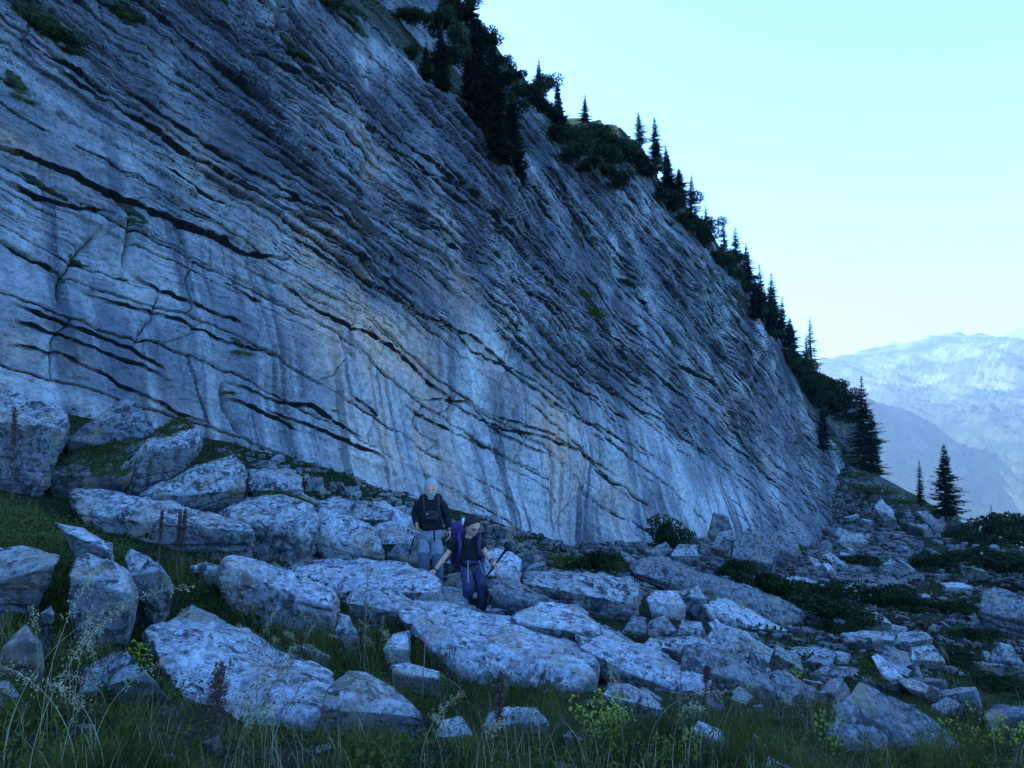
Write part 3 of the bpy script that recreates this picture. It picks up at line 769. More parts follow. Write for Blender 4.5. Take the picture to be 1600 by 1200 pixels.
def boulder(label, vis, back=0.6, mat='r', lvl=6, moss=0.0, Y=None, sharp=26, rough=1.0, cat='boulder', mossgeo=0, name='boulder', drop=0.25, group=None, strata=1.0):
    low = max(vis, key=lambda q: q[1])
    if Y is None: Y = ground_hit(low[0], low[1] - 4)
    P = []
    for q in vis:
        dd = q[2] if len(q) > 2 else 0.0
        p = at(q[0], q[1], Y + dd); P.append(p)
        d = (p - EYE); d /= np.linalg.norm(d)
        bk = max(back - max(dd, 0) * 0.6, back * 0.35)
        P.append(p + d * bk)
        if q[1] > low[1] - 0.45 * (low[1] - min(v_[1] for v_ in vis)): P.append(p + np.array([0, 0, -drop]) + d * 0.15)
    P = np.array(P)
    seed = (abs(hash_str(label)) % 997)
    S, Fc, nrm, size = rock_from_hull(P, lvl, seed, sharp, rough, strata)
    org = np.array([P[:, 0].mean(), P[:, 1].mean(), P[:, 2].min()])
    up_ = np.clip(nrm[:, 2], 0, 1)
    ms = np.clip(moss * (0.25 + 0.75 * up_ ** 2) + 0.25 * n3(S * 1.3, seed + 20) * (moss > 0.05), 0, 1)
    zz = (S[:, 2] - S[:, 2].min()) / max(np.ptp(S[:, 2]), .01)
    ms = np.maximum(ms, np.clip(0.42 - zz * 1.6, 0, .42) + 0.0)
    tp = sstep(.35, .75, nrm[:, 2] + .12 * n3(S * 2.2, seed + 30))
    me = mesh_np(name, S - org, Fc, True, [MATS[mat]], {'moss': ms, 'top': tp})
    o = link(name, me, loc=org)
    tag(o, label, cat, group)
    if mossgeo:
        rng = np.random.RandomState(seed)
        fm = ms[Fc].mean(1); fn = nrm[Fc].mean(1)
        cnd = np.where((fm > 0.42) & (fn[:, 2] > 0.15))[0]
        if len(cnd) > 20:
            pick = rng.choice(cnd, mossgeo); tri = S[Fc[pick]]
            w = rng.dirichlet((1, 1, 1), mossgeo); Pm = (tri * w[:, :, None]).sum(1) - org + fn[pick] * rng.uniform(0, 0.035, mossgeo)[:, None]
            v, f = leaf_cards(Pm, 0.028, rng, nrm=fn[pick])
            tag(link('moss', mesh_np('moss', v, f, False, [M_MOSS]), parent=o), kind='stuff')
    return o

def hash_str(t):
    h_ = 7
    for ch in t: h_ = (h_ * 131 + ord(ch)) & 0x7FFFFFFF
    return h_

B = boulder
# ---- left edge and the stack under the wall
B('large square-topped boulder cut by the left edge, behind the dried dock spike', [(-70, 600, 1.6), (0, 608, 1.3), (52, 618, 1.2), (108, 655, .35), (104, 672, 0), (58, 768, 0), (-70, 770, 0), (-70, 660, 0), (0, 655, 0)], 1.2, 'r', 6, .1, 9.5, sharp=34)
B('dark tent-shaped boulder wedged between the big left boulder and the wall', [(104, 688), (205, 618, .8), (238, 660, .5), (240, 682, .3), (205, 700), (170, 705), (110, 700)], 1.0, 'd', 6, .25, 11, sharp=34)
B('tilted pale slab with thick moss on its upper edge, right of the tent-shaped boulder', [(185, 738), (222, 700, .1), (262, 660, .9), (290, 655, .8), (313, 675, .4), (315, 695), (270, 735), (210, 772), (196, 760)], .9, 'r', 6, .45, 10.2, mossgeo=2500)
B('mossy rock bank under the tilted pale slab', [(70, 740), (130, 700, .6), (190, 690, .8), (240, 680, .8), (200, 745), (130, 765), (90, 770)], .6, 'd', 5, .75, 10, mossgeo=4000)
B('angular block with a dark mossy left face and pale right face', [(222, 775), (312, 724, .7), (368, 705, .7), (390, 736, .3), (377, 765), (300, 804), (285, 795)], .9, 'r', 6, .38, 9.7, sharp=40, mossgeo=1500)
B('flat slab resting behind the angular block near the wall base', [(388, 735, .3), (430, 733, .9), (470, 745, .6), (475, 766), (430, 772), (385, 768)], .7, 'r', 5, .1, 11.5)
B('thin flat rock in front of the wall, left of the small grassy strip', [(395, 762), (470, 768, .2), (500, 785, .3), (440, 795), (395, 785)], .6, 'r', 5, .2, 11)
B('long weathered beam-shaped boulder with a bedded flank, left middle', [(110, 775, .2), (118, 766, .8), (165, 768, .7), (300, 790, .5), (392, 820, .3), (395, 832), (388, 858), (352, 876), (225, 858), (198, 835), (120, 806)], .8, 'r', 7, .2, 8.4, sharp=34, strata=1.8)
B('humped boulder with a big dark moss patch on its front', [(345, 803), (385, 780, .4), (440, 772, .7), (488, 788, .5), (497, 815, .2), (492, 855), (455, 888), (385, 868)], .9, 'r', 6, .34, 9.0, mossgeo=1800)
B('rectangular block with pitted front and flat pale top, left of centre', [(343, 905), (350, 876, .1), (372, 868, .9), (440, 885, 1.0), (518, 925, .5), (524, 938, .1), (518, 950), (465, 982), (420, 968), (355, 935)], .8, 'p', 7, .12, 6.6, sharp=40, strata=.8)
B('small broken rock beside the rectangular block', [(296, 885), (320, 880, .2), (347, 888, .1), (344, 915), (322, 922), (300, 905)], .35, 'r', 5, .2, 7.1)
B('rounded boulder with black cracks under the trailing green shrub', [(108, 900), (118, 878, .3), (145, 868, .4), (195, 893, .3), (212, 930), (197, 985), (160, 1002), (125, 985)], .5, 'r', 6, .18, 4.9, mossgeo=600)
B('knobbly pale boulder leaning against the rounded black-cracked one', [(192, 870, .2), (203, 854, .3), (238, 868, .2), (255, 890), (268, 907), (240, 940), (216, 928), (198, 900)], .4, 'r', 6, .12, 5.3)
B('flat pale rock edge at the left margin below the trailing shrub', [(-50, 860, .4), (50, 856, .5), (92, 868, .2), (85, 882), (60, 902), (-50, 925)], .5, 'r', 6, .2, 4.9)
B('small flat rock showing through the trailing shrub', [(85, 815, .2), (130, 822, .2), (177, 850, .1), (172, 860), (130, 845), (100, 830)], .3, 'p', 5, .2, 5.8)
B('half-buried grey rock in shade at the left margin', [(5, 1012), (40, 975, .2), (58, 1010), (62, 1042), (30, 1035)], .25, 'd', 5, .2, 3.7)
B('small pale rock low at the left margin behind seed grass', [(-30, 1062, .1), (18, 1058, .2), (48, 1100), (62, 1130), (20, 1140), (-30, 1130)], .3, 'r', 5, .2, 3.3)
B('dark rounded stone beside the mossy hollow at left', [(62, 958), (80, 946, .1), (86, 960), (80, 975), (60, 972)], .15, 'd', 5, .1, 4.4)
B('wedge-shaped grey boulder with a sharp right edge, lower left', [(122, 1085), (132, 1045, .2), (188, 1013, .3), (203, 1016, .2), (232, 1052), (277, 1110), (215, 1118), (125, 1110)], .45, 'r', 6, .12, 4.0, sharp=40)
B('broad pale flat slab sloping to the lower centre, largest in the left foreground', [(226, 985, .9), (290, 950, 1.9), (352, 973, 1.9), (440, 1010, 1.6), (522, 1052, .9), (530, 1075, .4), (505, 1120, .1), (458, 1165, 0), (372, 1165, 0), (290, 1110, .1), (262, 1052, .4)], .5, 'p', 7, .14, 4.1, sharp=34, rough=.8, mossgeo=1500)
B('dark-flanked boulder with pale sloping top, bottom left of centre', [(498, 1110), (512, 1075, .1), (545, 1048, .3), (572, 1050, .4), (615, 1075, .3), (642, 1098, .15), (662, 1122), (655, 1180), (545, 1180), (502, 1150)], .45, 'r', 7, .1, 4.1, sharp=34)
B('little pale rock between the broad slab and the dark-flanked boulder', [(455, 1010), (485, 1008, .1), (515, 1025), (500, 1040), (470, 1030)], .2, 'p', 5, .1, 5.6)
B('upright pale stone in the grass right of the rectangular block', [(523, 985), (530, 958, .1), (546, 962, .1), (560, 998), (545, 1012)], .25, 'r', 5, .1, 6.0)
# ---- centre, around the walkers
B('pale rounded slab left of the older walker', [(440, 890, .6), (470, 872, 1.2), (560, 868, 1.4), (640, 880, .9), (690, 912, .2), (690, 925), (668, 937), (615, 925), (560, 935), (470, 925, .1)], .8, 'p', 7, .06, 8.2, rough=.8)
B('grey sloping shoulder of rock below the pale rounded slab', [(536, 940), (556, 918, .5), (620, 918, .5), (645, 940, .2), (640, 960), (600, 968), (548, 960)], .7, 'r', 6, .08, 7.4)
B('shattered pale block with a deep crack behind the rectangular block', [(487, 835), (500, 795, .4), (560, 812, .4), (595, 825, .3), (600, 862, .1), (560, 872), (500, 872), (488, 860)], .8, 'p', 6, .05, 9.6, strata=1.6)
B('dark-streaked low slab at the wall foot behind the shattered block', [(482, 787, .2), (530, 775, .5), (612, 800, .2), (606, 814), (560, 812), (495, 806)], .6, 'r', 6, .12, 11.4)
B('pale ledge of rock left of the older walker, near the wall', [(566, 790, .1), (600, 786, .4), (645, 808, .2), (648, 828), (610, 822), (570, 808)], .5, 'p', 5, .05, 12)
B('pale broken rocks in front of the wall, left of the walking pole', [(560, 828, .3), (615, 815, .5), (650, 830, .2), (652, 848), (628, 858), (575, 850)], .5, 'p', 6, .05, 10.8)
B('dark split rock at the foot of the older walker', [(603, 868), (622, 848, .3), (650, 852, .2), (655, 880), (630, 892), (608, 885)], .4, 'd', 5, .1, 10.2)
B('small grey rock behind the older walker', [(622, 830), (640, 820, .2), (655, 835), (650, 850), (628, 845)], .3, 'r', 5, .1, 11.4)
B('long central slab on which the woman steps, with a shaded rough front', [(618, 955, .8), (640, 935, 1.9), (700, 938, 2.2), (770, 962, 2.0), (862, 985, 1.5), (925, 1022, .7), (934, 1038, .3), (932, 1056, .1), (900, 1078, 0), (830, 1070, 0), (760, 1075, 0), (700, 1040, .1), (640, 985, .3)], .5, 'p', 7, .07, 6.3, sharp=34, rough=.9)
B('pale slanted rock face in the grass under the left end of the central slab', [(596, 1012), (612, 990, .2), (640, 985, .3), (642, 1015), (625, 1035), (604, 1032)], .3, 'p', 5, .05, 6.0)
B('small white stone at the feet of the woman', [(757, 955), (768, 940, .2), (788, 938, .2), (801, 950), (800, 966), (765, 968)], .3, 'p', 5, .03, 8.6)
B('rough pale boulder right behind the woman', [(745, 900), (755, 862, .3), (790, 852, .5), (815, 875, .3), (806, 905), (770, 912)], .6, 'p', 6, .06, 10.2)
B('dark-sided block to the right of the woman', [(760, 912, .1), (800, 903, .7), (866, 943, .5), (862, 955), (812, 962), (768, 938)], .7, 'd', 6, .04, 8.6, sharp=40)
B('dark rock between the two walkers', [(685, 930), (700, 900, .2), (722, 896, .3), (728, 925), (722, 950), (695, 945)], .4, 'd', 5, .1, 9.6)
B('pale rock wedge below the clasped hand of the woman', [(672, 935), (690, 915, .3), (725, 925, .4), (732, 948), (690, 952)], .5, 'p', 5, .05, 8.9)
B('pale pyramid-topped boulder behind the central slab', [(800, 962, .1), (858, 940, .6), (900, 945, .7), (937, 975, .4), (940, 992), (880, 992), (812, 975)], .6, 'p', 6, .03, 7.6, sharp=34)
B('flat-topped block with cracked front, right of the woman', [(808, 897, .3), (830, 892, .9), (900, 895, 1.3), (985, 900, 1.0), (1000, 922, .4), (1000, 945), (990, 958), (925, 950), (850, 935), (818, 912)], .9, 'r', 7, .12, 10.6, sharp=40, strata=1.8)
B('long pale slanting slab descending right of centre', [(893, 985, .9), (905, 975, 1.3), (945, 978, 1.6), (1005, 1012, 1.2), (1100, 1055, .5), (1108, 1068, .1), (1095, 1080, 0), (1050, 1080, 0), (980, 1052, .1), (905, 1010, .3)], .5, 'p', 7, .05, 6.7, sharp=34)
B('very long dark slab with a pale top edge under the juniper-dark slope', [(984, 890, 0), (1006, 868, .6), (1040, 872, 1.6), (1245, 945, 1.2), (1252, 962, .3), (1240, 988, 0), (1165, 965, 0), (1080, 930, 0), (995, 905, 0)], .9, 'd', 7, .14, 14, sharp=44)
B('pale tilted tabular slab in front of the very long dark slab', [(1098, 946, .1), (1128, 936, .8), (1180, 955, .9), (1236, 985, .5), (1232, 1000, 0), (1205, 1006, 0), (1150, 990, 0), (1108, 965, 0)], .5, 'p', 6, .06, 12, sharp=40)
B('squarish pale block beside the cracked flat-topped block', [(1010, 938, .1), (1022, 925, .4), (1058, 925, .4), (1072, 948, .1), (1052, 964), (1018, 958)], .5, 'p', 6, .05, 11.6, sharp=40)
B('upright dark-cornered block left of the pale tabular slab', [(1055, 922, .1), (1092, 915, .3), (1106, 938), (1088, 962), (1064, 945)], .5, 'r', 6, .1, 12.2, sharp=40)
B('rounded grey knob among the middle blocks', [(1005, 1000), (1012, 975, .2), (1040, 958, .2), (1060, 985), (1056, 1002), (1030, 1005)], .4, 'r', 6, .06, 10)
B('split pale block right of the rounded grey knob', [(1060, 992), (1064, 968, .2), (1098, 970, .3), (1107, 998), (1085, 1006)], .4, 'r', 6, .05, 10.3)
B('dark ragged rock left of the rounded grey knob', [(968, 990), (985, 962, .2), (1010, 965, .2), (1012, 990), (990, 1005)], .4, 'd', 6, .15, 9.6)
B('pale sloping slab under the middle blocks', [(1008, 1010, .1), (1020, 996, .6), (1085, 994, .8), (1150, 1028, .3), (1140, 1042), (1060, 1035), (1015, 1025)], .5, 'p', 6, .06, 8.8)
B('big dark rounded boulder right of the long slanting slab', [(1064, 1040), (1072, 1015, .2), (1092, 1005, .3), (1130, 1015, .4), (1195, 1055, .3), (1212, 1080), (1200, 1096), (1130, 1098), (1080, 1078)], .7, 'd', 7, .04, 7.0, rough=.8)
B('grey tilted block above the big dark rounded boulder', [(1096, 1000, .1), (1118, 975, .4), (1165, 990, .5), (1232, 1030, .2), (1225, 1046), (1170, 1042), (1120, 1022)], .6, 'r', 6, .08, 9.4, sharp=34)
B('narrow grey wedge leaning on the tilted block', [(1168, 1040), (1174, 1018, .1), (1192, 1026, .1), (1206, 1056), (1182, 1062)], .3, 'r', 5, .08, 8.6)
B('thin bright sliver slab between the blocks', [(1105, 972, .1), (1118, 966, .3), (1148, 990, .2), (1142, 998), (1120, 990)], .3, 'p', 5, .02, 10.6, sharp=40)
B('shaded slab with a pale ridge beside the big dark rounded boulder', [(1204, 1060, .2), (1225, 1050, .5), (1270, 1075, .4), (1316, 1100, .1), (1290, 1116), (1235, 1110), (1212, 1088)], .4, 'd', 6, .08, 7.2, sharp=40)
B('oval flat stone left of the mossy mound', [(1223, 1022, .1), (1240, 1011, .4), (1290, 1012, .5), (1327, 1024, .2), (1320, 1038), (1255, 1037)], .5, 'r', 6, .06, 10.2)
B('low bone-shaped stone below the oval flat stone', [(1263, 1052, .1), (1288, 1039, .2), (1340, 1044, .2), (1344, 1056), (1300, 1062), (1268, 1060)], .35, 'r', 5, .08, 9)
B('pointed rock poking out of the dark shrubs', [(1335, 965), (1355, 951, .2), (1378, 960, .2), (1393, 974), (1360, 975)], .4, 'r', 5, .05, 15)
B('big triangular dark boulder with a bright right edge, lower right', [(1302, 1150, -.1), (1310, 1105, .1), (1342, 1066, .4), (1356, 1070, .5), (1440, 1112, .5), (1542, 1185, .3), (1560, 1215, .1), (1320, 1215, -.2)], .35, 'd', 7, .03, 4.9, sharp=44, rough=.7)
B('brilliant white flake slab standing beside the mossy mound', [(1362, 1026, .2), (1372, 1022, .3), (1400, 1045, .3), (1432, 1070, .1), (1395, 1070), (1376, 1052)], .2, 'p', 6, .0, 8.6, sharp=44, rough=.6)
B('dark mossy mound of rock at the left of the white flake slab', [(1340, 1060), (1345, 1030, .3), (1362, 1022, .4), (1385, 1055, .2), (1385, 1075), (1350, 1080)], .4, 'd', 5, .6, 8.5, mossgeo=1500)
B('narrow plank-like slab running down right of the white flake slab', [(1400, 1062, .2), (1425, 1056, .4), (1520, 1094, .2), (1522, 1106), (1490, 1104), (1410, 1072)], .3, 'r', 6, .05, 8.4, sharp=40)
B('large dark boulder cut by the right edge of the view', [(1526, 955), (1534, 925, .3), (1552, 918, .5), (1610, 935, .6), (1660, 950, .5), (1660, 985), (1570, 980), (1540, 972)], 1.0, 'd', 6, .15, 15)
B('rounded shaded boulder low at the right margin', [(1540, 1122), (1556, 1104, .2), (1600, 1104, .2), (1640, 1118), (1640, 1150), (1560, 1142)], .4, 'd', 6, .05, 7.2)
B('bedded pale slab, left one of the layered outcrop on the right', [(1312, 992, .1), (1345, 984, .4), (1402, 990, .4), (1395, 1000), (1345, 1006), (1318, 1002)], .6, 'r', 5, .1, 12, strata=2)
B('bedded pale slab, topmost of the layered outcrop on the right', [(1378, 1000, .1), (1400, 986, .4), (1440, 984, .4), (1458, 997), (1430, 1012), (1385, 1010)], .6, 'r', 5, .1, 12.4, strata=2)
B('crumbling pale rock at the right end of the layered outcrop', [(1418, 1030), (1424, 1012, .2), (1458, 1008, .3), (1478, 1034), (1440, 1042)], .5, 'r', 6, .05, 11, strata=2)
B('grey slab below the layered outcrop', [(1370, 1025, .1), (1385, 1010, .3), (1420, 1020, .3), (1425, 1050), (1400, 1055), (1375, 1045)], .5, 'd', 5, .1, 10.2)
B('slanting pale-striped rock near the right margin', [(1545, 1030), (1558, 1005, .2), (1580, 1008, .2), (1600, 1038), (1560, 1042)], .5, 'r', 5, .1, 13)
# ---- wall foot on the right
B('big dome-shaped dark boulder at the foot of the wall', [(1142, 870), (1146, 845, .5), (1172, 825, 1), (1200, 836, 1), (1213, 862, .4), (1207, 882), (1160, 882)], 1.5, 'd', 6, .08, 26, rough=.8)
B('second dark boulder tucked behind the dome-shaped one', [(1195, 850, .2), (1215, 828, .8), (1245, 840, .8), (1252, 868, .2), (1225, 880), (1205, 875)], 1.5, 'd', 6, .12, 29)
B('pale round boulder left of the dome-shaped one', [(1112, 856), (1120, 835, .4), (1142, 828, .5), (1152, 850, .2), (1135, 862)], 1, 'r', 5, .05, 29)
B('tall leaning flake against the wall above the dark boulders', [(1106, 832), (1115, 800, .6), (1138, 806, .6), (1146, 830, .2), (1125, 842)], 1, 'd', 5, .05, 33)
B('grey blocky rock in front of the leafy bush at the wall', [(1045, 868), (1060, 850, .5), (1088, 852, .5), (1092, 868), (1068, 876)], .8, 'r', 5, .1, 23)
B('dark tilted rock below the leafy bush at the wall', [(1008, 862), (1040, 845, .7), (1052, 860, .3), (1030, 874)], .8, 'd', 5, .2, 23)
B('flat pale stone on the slope above the dark shrubs', [(1220, 908, .1), (1232, 901, .4), (1262, 902, .4), (1270, 914), (1238, 920)], .8, 'r', 5, .05, 20)
B('thin leaning slab on the scree below the wall end', [(1285, 868, .3), (1296, 862, .6), (1320, 885, .3), (1348, 900), (1318, 896)], .6, 'r', 5, .02, 33, sharp=44)
B('cubic block at the right foot of the wall', [(1308, 846), (1318, 832, .5), (1348, 834, .6), (1356, 848, .2), (1330, 862)], 1, 'r', 5, .03, 42, sharp=44)
B('smaller cubic block left of the cubic block at the wall foot', [(1302, 836), (1310, 824, .4), (1326, 830, .4), (1322, 842)], 1, 'r', 5, .03, 46, sharp=44)
B('pale slab on the upper right slope below the spruces', [(1365, 792), (1376, 780, 1), (1396, 796, .8), (1400, 812), (1380, 812)], 1.2, 'r', 5, .1, 58)
B('stepped grey slab low on the upper right slope', [(1432, 800, .2), (1448, 798, .6), (1475, 825, .3), (1460, 828)], 1, 'r', 5, .1, 56)
# ---- lower foreground
B('low boulder with holes in the grass, lower centre right', [(943, 1085), (950, 1068, .2), (980, 1068, .3), (1012, 1082, .2), (1042, 1112), (1020, 1128), (962, 1110)], .35, 'r', 6, .08, 5.4)
B('rounded pale boulder in the grass, bottom centre', [(750, 1135), (768, 1112, .1), (800, 1101, .2), (836, 1104, .2), (857, 1130), (845, 1165), (795, 1182), (755, 1165)], .3, 'p', 7, .04, 4.1, sharp=16)
B('small pale stone left of the rounded bottom-centre boulder', [(682, 1155), (695, 1130, .1), (718, 1124, .1), (735, 1148), (725, 1175), (695, 1172)], .2, 'p', 6, .05, 4.1)
B('flat pale stone lying in the grass before the central slab', [(612, 1042, .1), (640, 1037, .2), (688, 1048, .2), (690, 1060), (662, 1064), (625, 1052)], .25, 'p', 5, .1, 5.4)
B('pale scrap of rock in the grass below the low holed boulder', [(1082, 1140), (1090, 1126, .1), (1125, 1140, .1), (1135, 1160), (1105, 1165)], .2, 'p', 5, .05, 4.7)
B('small white rock at the bottom edge right of centre', [(1190, 1195), (1200, 1182, .1), (1238, 1195, .1), (1240, 1215), (1200, 1215)], .15, 'p', 5, .05, 3.9)
B('small rock beside the yellow-green leaves at the bottom', [(880, 1150), (895, 1140, .05), (915, 1155), (905, 1175), (885, 1172)], .12, 'r', 5, .05, 4.0)
B('jagged pale rock in the grass under the long slanting slab', [(1100, 1090), (1115, 1075, .1), (1135, 1105, .1), (1130, 1125), (1112, 1120)], .2, 'p', 5, .05, 5.9)

# ---- loose rocks: shared shapes, individual objects
def make_variants(n, lvl, seed0, mat):
    out = []
    for k in range(n):
        rng = np.random.RandomState(seed0 + k)
        flatn = rng.uniform(0.35, 0.8)
        P = np.array([(x, y, z) for x in (-1, 1) for y in (-1, 1) for z in (-1, 1)], float) + rng.uniform(-.35, .2, (8, 3))
        P = np.vstack([P, rng.uniform(-.95, .95, (3, 3)) * [1, 1, .8]]) * np.array([1.0, rng.uniform(.5, .85), flatn * .75]) * 0.5
        S, Fc, nrm, size = rock_from_hull(P, lvl, seed0 + k, 30, 0.8)
        S[:, 2] -= S[:, 2].min()
        out.append((S, Fc, mesh_np('rock', S, Fc, True, [mat], {'moss': np.clip(.3 - S[:, 2], 0, .3), 'top': sstep(.35, .75, nrm[:, 2])})))
    return out
VAR = make_variants(5, 5, 300, M_ROCKP) + make_variants(4, 5, 320, M_ROCK) + make_variants(3, 5, 340, M_ROCKD)
VSM = make_variants(8, 3, 400, M_ROCKP)

def px_of(p):
    d = np.asarray(p) - EYE; cp, sp = math.cos(PITCH), math.sin(PITCH)
    f_ = d[1] * cp + d[2] * sp; v_ = -d[1] * sp + d[2] * cp
    return 800 + F * d[0] / f_, 600 - F * v_ / f_

def in_scree(px, py):
    return px > 620 and 800 < py < 1010 and py < 940 + (px - 620) * 0.13

rs = np.random.RandomState(12)
n_placed = 0
zones = [(50, (440, 720), (745, 870), 'grey-white rock on the narrow strip between the boulders and the wall', 'rocks on the strip under the wall', (14, 46)),
         (50, (480, 1000), (830, 1000), 'grey-white rock wedged in a gap of the central boulder field', 'rocks wedged between the central boulders', (18, 55)),
         (24, (1000, 1330), (960, 1100), 'grey-white rock wedged between the slabs right of centre', 'rocks wedged between the slabs right of centre', (18, 50)),
         (26, (90, 520), (700, 960), 'mossy grey rock lodged between the big boulders on the left', 'rocks lodged between the left boulders', (18, 55)),
         (35, (620, 1340), (800, 900), 'pale broken stone in the scree between the big slabs and the wall foot', 'loose stones in the scree under the wall', (14, 40)),
         (85, (1240, 1600), (810, 990), 'pale angular stone scattered on the dark right-hand slope', 'stones scattered on the right-hand slope', (12, 34)),
         (40, (1150, 1600), (930, 1120), 'pale stone lying among low dark plants at right', 'stones among the low plants at right', (18, 60)),
         (26, (80, 1500), (1030, 1200), 'small stone half hidden in the foreground grass', 'stones in the foreground grass', (14, 44))]
for cnt, xr, yr, lab, grp, szr in zones:
    for k in range(cnt):
        px = rs.uniform(*xr); py = rs.uniform(*yr)
        Y = ground_hit(px, py)
        p = at(px, py, Y); p[2] = gz(p[0], p[1])
        spx = szr[0] + (szr[1] - szr[0]) * rs.rand() ** 2.2
        sz = max(spx / F * Y, 0.08)
        S, Fc, me = VAR[rs.randint(len(VAR))]
        o = bpy.data.objects.new('rock', me); col.objects.link(o)
        o.location = (p[0], p[1], p[2] - 0.12 * sz)
        o.scale = (sz * rs.uniform(.8, 1.3), sz * rs.uniform(.7, 1.1), sz * rs.uniform(.7, 1.3))
        o.rotation_euler = (rs.uniform(-.45, .3), rs.uniform(-.1, .55), rs.uniform(0, 6.28))
        tag(o, lab, 'stone', grp)
# the finest scree is one uncountable mass
VV, FF = [], []; nb = 0
for k in range(6500):
    q_ = rs.rand()
    if q_ < 0.5: px = rs.uniform(760, 1420); py = rs.uniform(822, 935)
    elif q_ < .72: px = rs.uniform(330, 800); py = rs.uniform(700, 900)
    else: px = rs.uniform(1150, 1620); py = rs.uniform(800, 1060)
    Y = ground_hit(px, py); p = at(px, py, Y); p[2] = gz(p[0], p[1])
    sz = max((3 + 13 * rs.rand() ** 2.2) / F * Y, 0.05)
    S, Fc, _m = VSM[rs.randint(len(VSM))]
    a = rs.uniform(0, 6.28); R = np.array([[math.cos(a), -math.sin(a), 0], [math.sin(a), math.cos(a), 0], [0, 0, 1]])
    VV.append((S * sz * rs.uniform(.7, 1.3, 3)) @ R.T + p + [0, 0, -0.1 * sz]); FF.append(Fc + nb); nb += len(S)
me = mesh_np('scree', np.vstack(VV), np.vstack(FF), False, [M_ROCK], {'moss': np.zeros(nb)})
tag(link('scree', me), 'fine pale scree scattered under the wall and down the right slope', kind='stuff')

# ------------------------------------------------------------------ vegetation
M_NEEDLE = leaf_mat('spruce_needles', (0.006, 0.012, 0.007), (0.022, 0.032, 0.015), 1.2)
M_NEEDLEY = leaf_mat('larch_needles', (0.05, 0.055, 0.02), (0.11, 0.10, 0.03), 1.2)
M_LEAF = leaf_mat('shrub_leaves', (0.008, 0.016, 0.007), (0.034, 0.05, 0.014), 2.0)
M_LEAFG = leaf_mat('low_shrub_leaves', (0.03, 0.05, 0.012), (0.12, 0.135, 0.025), 5.0)
M_YEL = leaf_mat('yellow_green_leaves', (0.16, 0.2, 0.03), (0.36, 0.36, 0.06), 6.0)
M_HERB = leaf_mat('herb_leaves', (0.022, 0.032, 0.006), (0.10, 0.115, 0.018), 2.5)
M_GRASS = leaf_mat('grass_blades', (0.018, 0.024, 0.005), (0.12, 0.12, 0.025), 1.7)
M_STRAW = leaf_mat('dry_grass', (0.26, 0.22, 0.12), (0.42, 0.37, 0.22), 8)
M_DOCK = flat('rusty_seed_spike', (0.085, 0.04, 0.028), 0.9)
M_BARK = flat('bark', (0.06, 0.048, 0.038), 0.95, 0.6, 20)
M_TWIG = flat('grey_twig', (0.16, 0.13, 0.10), 0.9)

def tube(path, radii, n=6):
    path = np.array(path, float); radii = np.broadcast_to(radii, (len(path),)); V = []
    for k, p in enumerate(path):
        t = path[min(k + 1, len(path) - 1)] - path[max(k - 1, 0)]; t /= np.linalg.norm(t) + 1e-9
        a = np.cross(t, [0.31, 0.95, 0.1]); a /= np.linalg.norm(a); b = np.cross(t, a)
        for j in range(n):
            w = 2 * math.pi * j / n; V.append(p + radii[k] * (a * math.cos(w) + b * math.sin(w)))
    f = [(k * n + j, k * n + (j + 1) % n, (k + 1) * n + (j + 1) % n, (k + 1) * n + j) for k in range(len(path) - 1) for j in range(n)]
    f.append(tuple(range(4)) if n == 4 else (0, 1, 2, 3)); 
    return np.array(V), np.array(f)

def join(parts):
    V = []; Fs = []; n = 0
    for v, f in parts:
        V.append(v); Fs.append(np.asarray(f) + n); n += len(v)
    return np.vstack(V), np.vstack(Fs)

